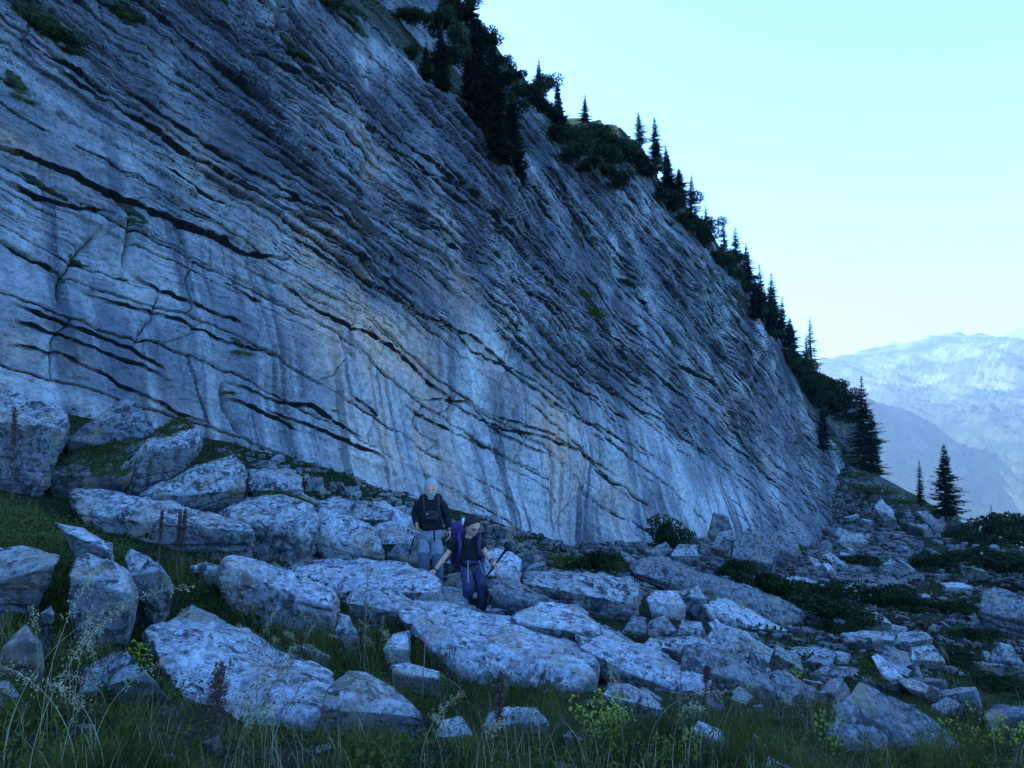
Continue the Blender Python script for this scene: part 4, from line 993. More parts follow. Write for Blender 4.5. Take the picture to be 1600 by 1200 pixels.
def spruce_meshes(h, R, seed, levels, twigs, mat, gap=0.0, power=0.85):
    rng = np.random.RandomState(seed)
    tv, tf = tube([(0, 0, -0.3), (0.01 * h, 0, h * .3), (0.0, 0.01 * h, h * .7), (0, 0, h)], [R * .09 + .03, R * .07 + .02, R * .035 + .01, .006], 6)
    parts = []
    C0 = []; C1 = []; W = []
    for k in range(levels):
        z = h * (0.07 + 0.92 * (k / levels) ** 0.92)
        nb_ = rng.randint(5, 9)
        if rng.rand() < gap: nb_ = max(2, nb_ - 4)
        L0 = R * max(0.03, (1 - z / h)) ** power; zl = z
        a0 = rng.uniform(0, 6.28)
        for j in range(nb_):
            a = a0 + 6.28 * j / nb_ + rng.uniform(-.3, .3)
            L = L0 * rng.uniform(.42, 1.2) * (0.85 + 0.25 * math.sin(a * 2 + seed + z * .6)); z = zl + rng.uniform(-.5, .5) * h / levels
            d = np.array([math.cos(a), math.sin(a), 0]); side = np.array([-d[1], d[0], 0])
            rise = 0.40 * (z / h) - 0.34 + rng.uniform(-.16, .16)
            n = max(3, int(twigs * (0.35 + 0.65 * L / R)))
            for q in range(n):
                f_ = (q + 0.6) / n
                p = d * L * f_ + np.array([0, 0, z + L * (rise * f_ + 0.22 * f_ * f_)])
                tl = L0 * 0.34 * (1.08 - f_ * 0.75) + 0.05 * R * .4
                for sgn in (-1, 1):
                    e = p + (side * sgn * rng.uniform(.6, 1) + d * rng.uniform(.4, .8)) * tl + np.array([0, 0, -rng.uniform(.05, .4) * tl])
                    C0.append(p); C1.append(e); W.append(tl * rng.uniform(.14, .24) + 0.012)
            C0.append(d * 0.02 + [0, 0, z]); C1.append(d * L * 1.05 + np.array([0, 0, z + L * (rise + .24)])); W.append(0.05 * L + .01)
    C0 = np.array(C0); C1 = np.array(C1); W = np.array(W)[:, None]
    ax = C1 - C0; u = np.cross(ax, rng.normal(size=ax.shape) * .35 + [0, 0, 1]); u /= np.linalg.norm(u, axis=1)[:, None] + 1e-9
    m = C0 + ax * 0.45
    V = np.stack([C0, m + u * W, C1, m - u * W], 1); V[:, 0, 2] += 0.02; 
    V = V.reshape(-1, 3); Fq = np.arange(len(V)).reshape(-1, 4)
    return mesh_np('trunk', tv, tf, True, [M_BARK]), mesh_np('crown', V, Fq, False, [mat])

SPR = [spruce_meshes(10, 2.3, 1, 46, 14, M_NEEDLE, .15), spruce_meshes(10, 1.8, 2, 38, 12, M_NEEDLE, .25), spruce_meshes(10, 3.0, 3, 40, 14, M_NEEDLE, .2, .7),
       spruce_meshes(10, 2.2, 4, 22, 11, M_NEEDLE, .3), spruce_meshes(10, 2.6, 5, 22, 11, M_NEEDLEY, .3)]

def plant_tree(base, h, var, label, group=None, rz=0, name='spruce_tree', wide=1.0, lean=(0, 0)):
    o = thing(name, label, 'tree', base, group)
    k = h / 10; o.scale = (k * wide, k * wide, k); o.rotation_euler = (lean[0], lean[1], rz)
    link('trunk', SPR[var][0], o); link('crown', SPR[var][1], o)
    return o

def tree_px(px, ptop, pbase, Y, var, label, **kw):
    b = at(px, pbase, Y); t = at(px, ptop, Y)
    return plant_tree(tuple(b), t[2] - b[2], var, label, **kw)

def wallY(px, py, extra=0.8):
    """distance of the wall plane at a photo pixel"""
    s_, h_ = sh(px, py); P = AA + s_ * E_ + h_ * UU
    return P[1] + extra

# right-hand spruces
tree_px(1480, 693, 812, 66, 2, 'tall spruce with spaced layered boughs on the skyline at right', rz=1)
tree_px(1439, 717, 790, 67, 1, 'shorter narrow spruce just left of the tall skyline spruce', rz=2, wide=1.15)
tree_px(1352, 585, 745, 84, 0, 'dark tall spruce at the foot of the small rock spur', rz=.5, wide=1.1)
tree_px(1366, 640, 748, 86, 2, 'bushy dark spruce leaning against the tall one beyond the wall end', rz=2.5, wide=.8)
tree_px(1287, 628, 705, 78, 0, 'small spruce rooted on the lower wall edge above the green slope', rz=.2, wide=1.2)
tree_px(1552, 787, 860, 62, 1, 'small spruce rising from the dark bushes at the right skyline', rz=2)
tree_px(1268, 492, 575, 90, 4, 'sunlit yellowish thin tree at the lower end of the crest', rz=2, name='larch_tree')
tree_px(1262, 520, 585, 89, 4, 'bushy sunlit tree below the thin yellowish one', rz=1, name='larch_tree', wide=1.5)
# crest trees
crest_trees = [(842, 90, 150, 3, 'bare-topped young spruce, highest of the crest trees at the left'), (875, 118, 205, 1, 'dark narrow spruce in the notch of the crest'),
               (914, 145, 192, 3, 'thin open spruce standing alone on the crest'), (1000, 172, 225, 4, 'pale sunlit young spruce on the crest hump'),
               (1026, 178, 262, 1, 'tall dark spruce at the corner of the crest'), (1045, 225, 300, 0, 'dense spruce below the corner of the crest'),
               (1080, 272, 335, 4, 'pale open-branched tree on the crest'), (1062, 262, 320, 2, 'broad dark spruce on the crest below the corner'),
               (1131, 345, 392, 4, 'slender sunlit tree, upper of the pair on the lower crest'), (1150, 352, 412, 4, 'sunlit tree, lower of the pair on the lower crest'),
               (1168, 378, 440, 0, 'dark spruce below the sunlit pair on the crest'), (1193, 408, 505, 1, 'tall thin spruce where the crest steepens'),
               (1206, 425, 520, 0, 'second tall spruce where the crest steepens'), (1220, 462, 545, 0, 'dense spruce lower on the steep crest'),
               (1236, 495, 560, 2, 'broad spruce on the steep lower crest'), (1180, 440, 500, 2, 'dark spruce tucked against the wall edge'),
               (1105, 318, 368, 3, 'small leaning conifer on the crest'), (756, 30, 75, 3, 'small spiky spruce at the top of the view'),
               (733, -25, 35, 0, 'dark conifer cut by the top edge of the view')]
for px, pt, pb, var, lab in crest_trees:
    tree_px(px, pt, pb, wallY(px, pb, 2.0), var, lab, rz=px * .7, wide=1.35, lean=(0, .06 * math.sin(px)))
# dark conifers on the upper ledge
for px, pt, pb, var, lab, w in [(770, 70, 262, 2, 'biggest dark conifer growing on the grassy ledge', 1.0), (735, 60, 205, 0, 'dark conifer left of the biggest one on the ledge', 1.2), (800, 130, 262, 0, 'dark conifer at the right end of the ledge', 1.1),
                                (812, 215, 300, 1, 'small conifer hanging at the tip of the ledge', 1.2), (688, 45, 150, 2, 'shadowy conifer in the upper gully', .9), (745, 20, 140, 2, 'high dark conifer above the ledge', .9),
                                (665, 60, 130, 3, 'sparse conifer at the left of the upper gully', 1.2)]:
    tree_px(px, pt, pb, wallY(px, pb, -0.2), var, lab, rz=px, wide=w)

def shrub_mesh(seed, n, leaf, mat, rad=(1, 1, .75), lumps=7, stems=True):
    rng = np.random.RandomState(seed)
    cs = rng.normal(size=(lumps, 3)) * np.array([.42, .42, .24]) * np.array(rad); cs[:, 2] = np.abs(cs[:, 2]) + .3 * rad[2]
    rr = rng.uniform(.3, .55, lumps)
    k = rng.randint(lumps, size=n); d = rng.normal(size=(n, 3)); d /= np.linalg.norm(d, axis=1)[:, None]
    P = cs[k] + d * (rr[k] * rng.uniform(.35, 1.08, n) ** .5)[:, None] * np.array(rad)
    P[:, 2] = np.maximum(P[:, 2], 0.0)
    v, f = leaf_cards(P, leaf, rng, nrm=d)
    parts = []
    for c in cs:
        parts.append(tube([(0, 0, -.15), (c[0] * .5, c[1] * .5, c[2] * .6), tuple(c)], [.04, .028, .012], 5))
    sv, sf = join(parts)
    return mesh_np('foliage', v, f, False, [mat]), mesh_np('stem', sv, sf, True, [M_BARK])

SHR = [shrub_mesh(11, 3000, .13, M_LEAF), shrub_mesh(12, 3000, .12, M_LEAF, (1.1, 1, .9)), shrub_mesh(13, 3000, .12, M_LEAF, (1.2, 1, .6), 9), shrub_mesh(14, 1800, .09, M_HERB, (1.2, 1, .55), 9)]
def shrub(px, py, Y, wpx, var, label, group=None, cat='bush', squash=1.0, name='leafy_bush', rz=None):
    b = at(px, py, Y); w = wpx / F * Y * 0.5
    o = thing(name, label, cat, tuple(b), group); o.scale = (w, w, w * squash); o.rotation_euler = (0, 0, px if rz is None else rz)
    link('foliage', SHR[var][0], o); link('stem', SHR[var][1], o)
    return o

# bushes along the crest
G = 'dwarf bushes along the cliff crest'
cr_pts = [(700, -5), (722, 12), (742, 30), (762, 62), (780, 90), (800, 118), (820, 140), (838, 148), (852, 165), (872, 200), (890, 212), (910, 208), (930, 205), (950, 215), (968, 225), (985, 232), (1005, 250), (1020, 262), (1040, 300),
          (1055, 315), (1070, 335), (1085, 352), (1102, 372), (1118, 392), (1132, 405), (1148, 425), (1165, 445), (1180, 462), (1192, 490), (1200, 515), (1215, 545), (1230, 560), (1245, 575), (1262, 590), (1280, 600), (1296, 610), (1310, 618),
          (895, 240), (925, 250), (950, 262), (970, 280), (1000, 240), (940, 235), (1105, 350), (1140, 400), (1250, 600), (1275, 620), (1240, 590), (868, 175), (845, 135)]
for k, (px, py) in enumerate(cr_pts):
    far = 2.0 if px < 1235 else 8
    shrub(px, py + 12, wallY(min(px, 1235), min(py, 560), far), 34 + (k * 17) % 30, k % 3, *(('dense dark bush on the crest above the upper gully', 'bushes on the crest above the gully') if px < 860 else ('dense dark bush on the hump of the crest', 'bushes on the hump of the crest') if px < 1040 else ('dense dark bush on the straight descending part of the crest', 'bushes on the descending crest') if px < 1190 else ('dense dark bush on the steep lower end of the crest', 'bushes on the steep lower crest')), squash=.95)
# gully and ledge bushes
for k, (px, py, w) in enumerate([(640, 80, 40), (680, 120, 50), (710, 160, 50), (745, 205, 46), (780, 235, 44), (650, 25, 60), (690, 30, 60), (715, 60, 50), (815, 255, 30), (700, 90, 60), (760, 160, 60)]):
    shrub(px, py + 10, wallY(px, py, -0.4), w, k % 3, 'dark bush on the sloping ledge in the upper gully', 'bushes in the upper gully')
# tufts and mats of plants clinging to the face
def face_plant(px, py, wpx, var, label, squash=.8, out=0.0, hpx=None):
    s_, h_ = sh(px, py); P = AA + s_ * E_ + h_ * UU
    j = int(np.argmin(np.abs(CL_S - s_))); c = CL[:, j]; i = int(np.argmin(np.abs((c - EYE)[:, 2] / (c - EYE)[:, 1] - (P - EYE)[2] / (P - EYE)[1])))
    Pp = c[i] + NN * out; w = wpx / F * Pp[1] * .5
    o = thing('cliff_plant', label, 'plant', tuple(Pp - np.array([0, 0, w * .3])), None); o.scale = (w, w * .6, w * squash * .8); o.rotation_euler = (0, 0, 0.6)
    link('foliage', SHR[var][0], o); link('stem', SHR[var][1], o)
for a_ in [(45, 35, 120, 2, 'big dark mat of bushes in the top left corner of the wall'), (95, 78, 55, 2, 'hanging plant mat below the corner bushes on the wall'), (15, 152, 46, 3, 'grassy cushion at the left edge of the wall, high up'),
           (190, 22, 40, 3, 'small green tuft in a joint near the top left of the wall'), (445, 85, 50, 2, 'dark green cushion on a ledge near the top of the wall'), (530, 30, 50, 2, 'bushy strip under the top edge of the view'), (500, 5, 60, 1, 'dark plants hanging in at the top edge'),
           (545, 357, 20, 3, 'isolated green tuft in the middle of the wall'), (190, 342, 34, 3, 'mossy plants in the hole at the left end of the big roof'), (270, 378, 18, 3, 'little tuft under the big roof'), (118, 412, 24, 3, 'round moss cushion on the left wall'),
           (95, 440, 18, 3, 'dull moss cushion below the round one on the left wall'), (178, 435, 22, 3, 'dark moss in the vertical joint on the left wall'), (350, 548, 44, 3, 'row of low green cushions on the crack'), (507, 640, 18, 3, 'small brown-green tuft on the lower wall'),
           (243, 593, 12, 3, 'tiny moss dot where two cracks meet'), (345, 612, 26, 3, 'dark moss at the top of the broken beds'), (985, 440, 60, 2, 'dark bush strip on the right wall, upper one'), (1010, 470, 34, 2, 'dark bush below the upper strip on the right wall'), (935, 485, 56, 3, 'grassy ledge patch on the right wall'),
           (915, 455, 50, 3, 'thin grass band above the grassy ledge patch'), (1048, 525, 20, 3, 'small tuft lower right of the grassy ledge patch'), (1002, 508, 18, 3, 'round tuft beside the grassy ledge patch'), (1160, 390, 26, 2, 'dark bush near the steep crest of the wall'),
           (1135, 470, 24, 3, 'green tuft on the broken beds near the crest'), (1100, 455, 22, 2, 'dark tuft left of the green one near the crest'), (930, 370, 26, 3, 'small green tuft on the upper right wall'), (1255, 690, 26, 3, 'green plant on the lower edge of the wall end')]:
    face_plant(*a_)
# bushes at the wall foot and on the right slope
shrub(1042, 858, 25, 76, 1, 'dense green bush at the foot of the wall, tallest there', squash=1.25)
shrub(1070, 868, 24, 40, 0, 'smaller bush right of the tallest wall-foot bush')
shrub(890, 885, 17.5, 70, 3, 'low green bush at the wall foot, left one of three'); shrub(930, 892, 16.5, 80, 2, 'low green bush at the wall foot, middle one of three'); shrub(965, 890, 16.5, 56, 3, 'low green bush at the wall foot, right one of three')
shrub(885, 868, 26, 26, 0, 'small dark bush in the cave at the base of the wall')
shrub(1150, 902, 22, 70, 2, 'dark bush beside the long dark slab, upper left one'); shrub(1190, 930, 18, 90, 0, 'dark bush above the end of the long dark slab'); shrub(1240, 860, 34, 34, 3, 'green bush right of the dark boulders at the wall foot')
for k, (px, py, w, Y, lab) in enumerate([(1290, 960, 120, 15.5, 'rounded dark bush beyond the end of the very long slab'), (1345, 940, 110, 18, 'dark bush patch behind the pointed rock'), (1410, 950, 90, 18, 'dark bush patch right of the pointed rock'),
        (1262, 928, 70, 19, 'small dark bush above the end of the very long slab'), (1480, 958, 80, 18, 'low dark bush left of the boulder cut by the right edge'), (1300, 988, 70, 13.5, 'low dark bush just above the oval flat stone'),
        (1560, 890, 130, 32, 'wide dark bush at the right margin, on the slope above the cut-off boulder'), (1465, 885, 80, 36, 'dark bush in the middle of the upper right slope'), (1540, 860, 110, 50, 'dark bush under the small skyline spruce'),
        (1580, 850, 110, 55, 'dark bush on the skyline at the right margin'), (1500, 845, 70, 58, 'dark bush on the skyline right of the tall spruce'), (1520, 1000, 80, 14, 'dark bush below the boulder cut by the right edge'),
        (1560, 1075, 80, 10, 'dark bush above the low shaded boulder at the right margin'), (1500, 1038, 70, 12, 'small dark bush right of the layered outcrop'), (1592, 832, 80, 60, 'leafy dark tree-like bush at the right end of the skyline'), (1350, 880, 50, 35, 'tiny dark bush below the cubic block')]):
    shrub(px, py, Y, w, k % 3, lab, None, squash=.55 if px < 1570 or py > 860 else 1.0)
for k, (px, py, w, Y, lab) in enumerate([(1335, 745, 60, 80, 'bright green grassy clump below the rock spur, the largest'), (1352, 765, 60, 76, 'green clump under the bushy dark spruce'), (1378, 772, 50, 74, 'green clump on the skyline right of the bushy dark spruce'), (1330, 720, 40, 84, 'green clump touching the foot of the rock spur'), (1402, 786, 50, 70, 'green clump left of the shorter narrow spruce')]):
    shrub(px, py, Y, w, 3, lab, None, squash=.5)

for k, (px, py, w) in enumerate([(1238, 560, 50), (1255, 572, 54), (1272, 588, 56), (1290, 598, 54), (1306, 612, 50), (1322, 626, 44), (1262, 606, 52), (1284, 622, 50), (1302, 634, 40), (1246, 588, 44), (1335, 645, 36), (1274, 640, 34), (1268, 668, 30), (1282, 690, 30)]):
    shrub(px, py + 14, 87.0 + (k % 3), w, k % 3, 'dark bush in the dense thicket between the wall end and the rock spur', 'thicket between the wall end and the rock spur', squash=1.0)

# small rock spur beyond the wall end
B('pale rock spur with brown stains standing beyond the end of the wall', [(1262, 640), (1275, 612, 1), (1310, 615, 2), (1345, 640, 2), (1352, 680, 1), (1356, 735), (1330, 745), (1290, 720)], 6, 'r', 6, .1, 88, drop=2, strata=1, cat='rock spur', name='rock_spur')

# ------------------------------------------------------------------ low plants: uncountable, one object each
def blades(P, n_per, hgt, spread, width, rng, bend=0.5, az=None):
    n = len(P) * n_per
    B0 = np.repeat(P, n_per, 0) + np.c_[rng.normal(size=(n, 2)) * spread, np.zeros(n)]
    H = np.repeat(hgt, n_per) * rng.uniform(.45, 1.15, n)
    a = rng.uniform(0, 6.283, n); d = np.c_[np.cos(a), np.sin(a), np.zeros(n)]; s_ = np.c_[-d[:, 1], d[:, 0], np.zeros(n)]
    b = rng.uniform(.15, 1, n) * bend
    w = (width * rng.uniform(.6, 1.3, n))[:, None]
    def pt(f): return B0 + d * (H * b * f ** 2)[:, None] + np.c_[np.zeros((n, 2)), H * (f - 0.35 * b * f ** 2.5)]
    p1, p2, p3 = pt(0.4), pt(.75), pt(1.0)
    V = np.stack([B0 - s_ * w, B0 + s_ * w, p1 - s_ * w * .8, p1 + s_ * w * .8, p2 - s_ * w * .5, p2 + s_ * w * .5, p3 - s_ * w * .08, p3 + s_ * w * .08], 1).reshape(-1, 3)
    q = np.array([[0, 1, 3, 2], [2, 3, 5, 4], [4, 5, 7, 6]])
    return V, (np.arange(n)[:, None, None] * 8 + q[None]).reshape(-1, 4)

rg = np.random.RandomState(33)
def scatter_px(n, xr, yr, keep=None):
    out = []
    while len(out) < n:
        k = n * 2
        px = rg.uniform(xr[0], xr[1], k); py = rg.uniform(yr[0], yr[1], k)
        # ground hit, vectorised
        Ys = np.geomspace(2.2, 80, 160); u = (px - 800) / F; v_ = (600 - py) / F; cp, sp = math.cos(PITCH), math.sin(PITCH)
        dy = cp - v_ * sp; dz = sp + v_ * cp
        X = u[:, None] / dy[:, None] * Ys; Z = 1.6 + dz[:, None] / dy[:, None] * Ys
        g = ground_z(X.ravel(), np.tile(Ys, k), True).reshape(k, -1)
        i = np.argmax(Z < g, 1); ok = (Z < g).any(1)
        x = X[np.arange(k), i]; y = Ys[i]
        y = y * (1 - rg.uniform(0, .03, k)); x = x * (y / Ys[i])
        for a, b, c, d_ in zip(x[ok], y[ok], px[ok], py[ok]):
            if keep is None or keep(c, d_): out.append((a, b))
    out = np.array(out[:n]); return np.c_[out, ground_z(out[:, 0], out[:, 1])]

P = scatter_px(1500, (-60, 1660), (985, 1290)); q_ = fbm2(P[:, 0] * 1.6, P[:, 1] * 1.6, 3, 3); P = P[q_ > -.12]; q_ = q_[q_ > -.12]
v1, f1 = blades(P, 24, .10 + .42 * np.clip(q_ + .1, 0, .6), .055, .0016, rg, 1.1)
P2 = scatter_px(500, (-40, 1640), (880, 1010), lambda a, b: not in_scree(a, b))
v2, f2 = blades(P2, 16, np.full(len(P2), .15), .1, .004, rg, .9)
P3 = scatter_px(320, (430, 860), (960, 1060)); v3, f3 = blades(P3, 18, np.full(len(P3), .32), .06, .0028, rg, .7)
V, Fq = join([(v1, f1), (v2, f2), (v3, f3)])
tag(link('grass', mesh_np('grass', V, Fq, False, [M_GRASS])), 'long green mountain grass between the foreground boulders', kind='stuff')
P = scatter_px(230, (-60, 1660), (1000, 1280)); P = np.r_[P, scatter_px(60, (430, 720), (940, 1010)), scatter_px(60, (960, 1400), (1060, 1150))]
v1, f1 = blades(P, 5, np.full(len(P), .26), .05, .0011, rg, .7)
tag(link('dry_grass', mesh_np('dry_grass', v1, f1, False, [M_STRAW])), 'thin straw-coloured blades mixed into the foreground grass', kind='stuff')
P = scatter_px(5000, (-60, 1660), (960, 1290)); P[:, 2] += rg.uniform(0, .05, len(P))
v, f = leaf_cards(P, .03, rg, nrm=np.array([[0, -.3, 1.0]]), elong=6)
tag(link('dead_leaves', mesh_np('dead_leaves', v, f, False, [flat('brown_litter', (0.13, 0.085, 0.045), .95)])), 'brown dead stems and leaves lying among the grass', kind='stuff')
# broad-leaved herbs
P = scatter_px(15000, (-60, 1660), (1000, 1290)); P = np.r_[P, scatter_px(2600, (-20, 1640), (860, 1060), lambda a, b: not in_scree(a, b)), scatter_px(2200, (1000, 1640), (1060, 1220))]
n = len(P); dist = P[:, 1]
P[:, 2] += rg.uniform(0, .05, n) + .16 * rg.rand(n) * np.clip(.5 + 1.6 * fbm2(P[:, 0] * 2.1, P[:, 1] * 2.1, 14, 2), 0, 1)
v, f = leaf_cards(P, 0.016 + .022 * rg.rand(n) ** 2, rg, nrm=np.array([[0, -.3, 1.0]]), elong=2.2)
tag(link('herbs', mesh_np('herbs', v, f, False, [M_HERB])), 'low broad-leaved herbs covering the ground among the boulders', kind='stuff')
# dark ground cover of the right slope and the moss between rocks
P = scatter_px(6500, (1150, 1640), (800, 1080)); P[:, 2] += rg.uniform(0, .10, len(P)) * np.clip(P[:, 1] / 20, .3, 1)
Q = np.r_[scatter_px(3500, (380, 1000), (740, 900)), scatter_px(7000, (60, 620), (640, 990))]; Q[:, 2] += rg.uniform(0, .1, len(Q))
sz = np.r_[P, Q][:, 1] * 0.0045 + .02
v, f = leaf_cards(np.r_[P, Q], sz, rg, nrm=np.array([[0, -.5, 1.0]]), elong=1.5)
tag(link('ground_cover', mesh_np('ground_cover', v, f, False, [M_LEAF])), 'dark low ground cover on the shaded slope and between the boulders', kind='stuff')
# trailing yellow-green dwarf shrub at left
P = scatter_px(9000, (-40, 215), (788, 905), lambda a, b: b < 905 - max(0, a - 100) * .1 and b > 788 + max(0, a - 20) * .45)
P[:, 2] += rg.uniform(0, .14, len(P)) + .03
v, f = leaf_cards(P, .02, rg, nrm=np.array([[0, -.4, 1.0]]), elong=1.6)
tag(link('trailing_shrub', mesh_np('trailing_shrub', v, f, False, [M_LEAFG])), 'creeping yellow-green dwarf shrub draped over the left bank', 'ground cover', kind='stuff')

# ------------------------------------------------------------------ single tall plants of the foreground
def spike_plant(px, pbase, ptop, Y, label, r=.018, lean=0.0):
    b = at(px, pbase, Y); t = at(px + lean, ptop, Y); H = t[2] - b[2]
    o = thing('dock_plant', label, 'plant', tuple(b))
    rng = np.random.RandomState(int(px)); dx = t[0] - b[0]
    path = [(0, 0, -.05), (dx * .3, .01, H * .35), (dx * .7, 0, H * .7), (dx, 0, H)]
    link('stem', mesh_np('stem', *tube(path, [.005, .0045, .004, .002], 6), True, [M_DOCK]), o)
    n = 900; f = rng.beta(2.2, 1.6, n) * .62 + .36
    P = np.c_[dx * f, np.zeros(n), H * f] + rng.normal(size=(n, 3)) * np.c_[np.full(n, r), np.full(n, r), np.full(n, .008)] * (1.15 - np.abs(f - .62) * 1.7)[:, None]
    v, fq = leaf_cards(P, .013, rng, elong=1.3)
    link('seed_head', mesh_np('seed_head', v, fq, False, [M_DOCK]), o)
spike_plant(333, 1215, 1030, 3.3, 'thick rusty dock seed spike in front of the broad pale slab', .02, 12)
spike_plant(776, 1205, 1045, 3.7, 'rusty dock seed spike left of the rounded bottom-centre boulder', .012, 6)
spike_plant(20, 770, 632, 6.0, 'dark dried spike standing before the big left boulder', .012, 3)
for px, pb, pt, lab in [(247, 880, 795, 'thin dark dried stalk, left of the three before the beam-shaped boulder'), (275, 890, 800, 'thin dark dried stalk, middle of the three before the beam-shaped boulder'), (283, 885, 793, 'thin dark dried stalk, right of the three before the beam-shaped boulder')]:
    spike_plant(px, pb, pt, 6.6, lab, .008, 7)
spike_plant(1103, 1085, 1040, 5.2, 'small dark seed spike in front of the big dark rounded boulder', .012, 2)

def seed_stalk(base, H, az, bend, label, nspk=46, thick=.0015, group=None):
    o = thing('seed_grass', label, 'grass stalk', tuple(base), group)
    rng = np.random.RandomState(int(abs(base[0] * 1000)) + nspk); d = np.array([math.cos(az), math.sin(az), 0])
    f = np.linspace(0, 1, 12); path = d * (H * bend * f ** 2.2)[:, None] + np.c_[np.zeros((12, 2)), H * (f - .42 * bend * f ** 3)]
    link('stem', mesh_np('stem', *tube(path, np.linspace(thick, thick * .4, 12), 5), True, [M_STRAW]), o)
    g = rng.uniform(.66, 1, nspk * 4); P = np.stack([np.interp(g, f, path[:, k]) for k in range(3)], 1)
    P += rng.normal(size=P.shape) * .011 * (1.3 - g)[:, None] * 2.2
    v, fq = leaf_cards(P, .013, rng, droop=.6, elong=3.2)
    link('seed_head', mesh_np('seed_head', v, fq, False, [M_STRAW]), o)
def gbase(px, py, Y): 
    p = at(px, py, Y); p[2] = min(p[2], gz(p[0], p[1])); return p
seed_stalk(gbase(120, 1215, 2.6), .62, 3.3, .55, 'pale drooping seed grass arching out to the left at the lower left corner')
seed_stalk(gbase(40, 1230, 2.4), .75, .35, .35, 'tall pale seed grass standing at the left corner')
seed_stalk(gbase(165, 1230, 2.6), .5, 2.6, .8, 'drooping seed head beside the wedge-shaped boulder')
seed_stalk(gbase(60, 1180, 2.9), .8, 1.2, .3, 'upright pale grass stalk in front of the half-buried rock')
seed_stalk(gbase(5, 1200, 2.7), .9, .2, .7, 'long seed grass leaning in from the left edge')
rr_ = np.random.RandomState(5)
for k in range(34):
    px = rr_.uniform(20, 1580); py = rr_.uniform(1060, 1230); Y = ground_hit(px, py)
    seed_stalk(gbase(px, py, Y), rr_.uniform(.3, .62), rr_.uniform(0, 6.28), rr_.uniform(.2, .8), 'thin straw-coloured seed grass rising from the foreground grass', 30, .0016, 'seed grasses in the foreground')
for k in range(14):
    px = rr_.uniform(440, 640); py = rr_.uniform(985, 1050); Y = ground_hit(px, py)
    seed_stalk(gbase(px, py, Y), rr_.uniform(.3, .5), rr_.uniform(0, 6.28), rr_.uniform(.2, .8), 'pale grass stalk in the gap between the block and the central slab', 30, .002, 'pale grasses in the central gap')

def leafy_plant(px, pb, pt, Y, label, mat, n=60, w=.12, leaf=.026):
    b = gbase(px, pb, Y); H = at(px, pt, Y)[2] - b[2]
    o = thing('leafy_plant', label, 'plant', tuple(b)); rng = np.random.RandomState(int(px))
    parts = []; P = []
    for k in range(6):
        a = rng.uniform(0, 6.28); e = np.array([math.cos(a) * w, math.sin(a) * w, H * rng.uniform(.6, 1)])
        path = [np.zeros(3) - [0, 0, .03], e * [.3, .3, .5], e]; parts.append(tube(path, [.003, .0025, .001], 5))
        for q in range(n // 4):
            f = rng.uniform(.25, 1); P.append(e * [f, f, f ** .8] + rng.normal(size=3) * .022)
    link('stem', mesh_np('stem', *join(parts), True, [M_HERB]), o)
    v, f = leaf_cards(np.array(P), leaf, rng, nrm=np.array([[0, -.6, .8]]), elong=1.7)
    link('foliage', mesh_np('foliage', v, f, False, [mat]), o)
leafy_plant(960, 1160, 1075, 4.2, 'yellow-green leafy plant left of the low holed boulder', M_YEL, 110)
leafy_plant(930, 1170, 1095, 4.0, 'yellow-green leaves nearest the rounded bottom-centre boulder', M_YEL, 80)
leafy_plant(1060, 1200, 1140, 3.9, 'yellow-green leafy clump at the bottom right of centre', M_YEL, 110)
leafy_plant(215, 1035, 985, 4.6, 'pale green leafy sprig above the wedge-shaped boulder', M_YEL, 60, .06)
leafy_plant(195, 1190, 1130, 3.2, 'bright green broad-leaved sprig at the lower left', M_HERB, 30, .05, .06)
leafy_plant(1300, 1190, 1110, 4.5, 'yellow-green sprigs in front of the triangular dark boulder', M_YEL, 50)
leafy_plant(1520, 1190, 1110, 5.2, 'light green leafy plant on the lit grassy bank at right', M_YEL, 90, .2)
leafy_plant(1575, 1180, 1120, 5.2, 'light green leafy plant at the lower right margin', M_YEL, 80, .2)
leafy_plant(1240, 1060, 1030, 8, 'small bright green plant among the low stones', M_YEL, 60)

def twig_plant(px, pb, pt, Y, label, lean=10, umbel=False):
    b = gbase(px, pb, Y); t = at(px + lean, pt, Y); e = t - b
    o = thing('dried_stalk', label, 'plant', tuple(b)); rng = np.random.RandomState(int(px + pt)); parts = [tube([(0, 0, -.03), e * [.4, .4, .5], e], [.0035, .0028, .0015], 5)]
    tips = []
    for k in range(9):
        f = rng.uniform(.45, .95); p = e * f; q = p + np.array([rng.uniform(-1, 1) * .07, rng.uniform(-.05, .05), rng.uniform(.02, .09)]); parts.append(tube([p, (p + q) / 2 + [0, 0, -.008], q], [.0018, .0015, .001], 4)); tips.append(q)
    if umbel:
        for k in range(16):
            a = 6.28 * k / 16; q = e + np.array([math.cos(a) * .05, math.sin(a) * .05, .035]); parts.append(tube([e, (e + q) / 2, q], [.001, .001, .0006], 4)); tips.append(q)
    link('stem', mesh_np('stem', *join(parts), True, [M_TWIG]), o)
    P = np.repeat(np.array(tips), 8, 0) + rng.normal(size=(len(tips) * 8, 3)) * .006
    tag(link('seed_head', mesh_np('seed_head', *leaf_cards(P, .009, rng), False, [M_DOCK]), o), kind='stuff')
twig_plant(660, 1010, 905, 5.2, 'crooked pale twig sticking up in front of the central slab below the hands', 12)
twig_plant(570, 960, 880, 6, 'thin dry twig on the pale rounded slab left of the walkers', 5)
twig_plant(360, 1190, 1050, 3.4, 'branching dried stalk with an umbel before the broad pale slab', 80, True)
twig_plant(410, 1200, 1070, 3.4, 'second dried umbel stalk before the broad pale slab', 60, True)
twig_plant(400, 1100, 1020, 4, 'fine dried stem over the middle of the broad pale slab', 4)
twig_plant(960, 1120, 1020, 5, 'fine dark stem rising before the long slanting slab', 8)
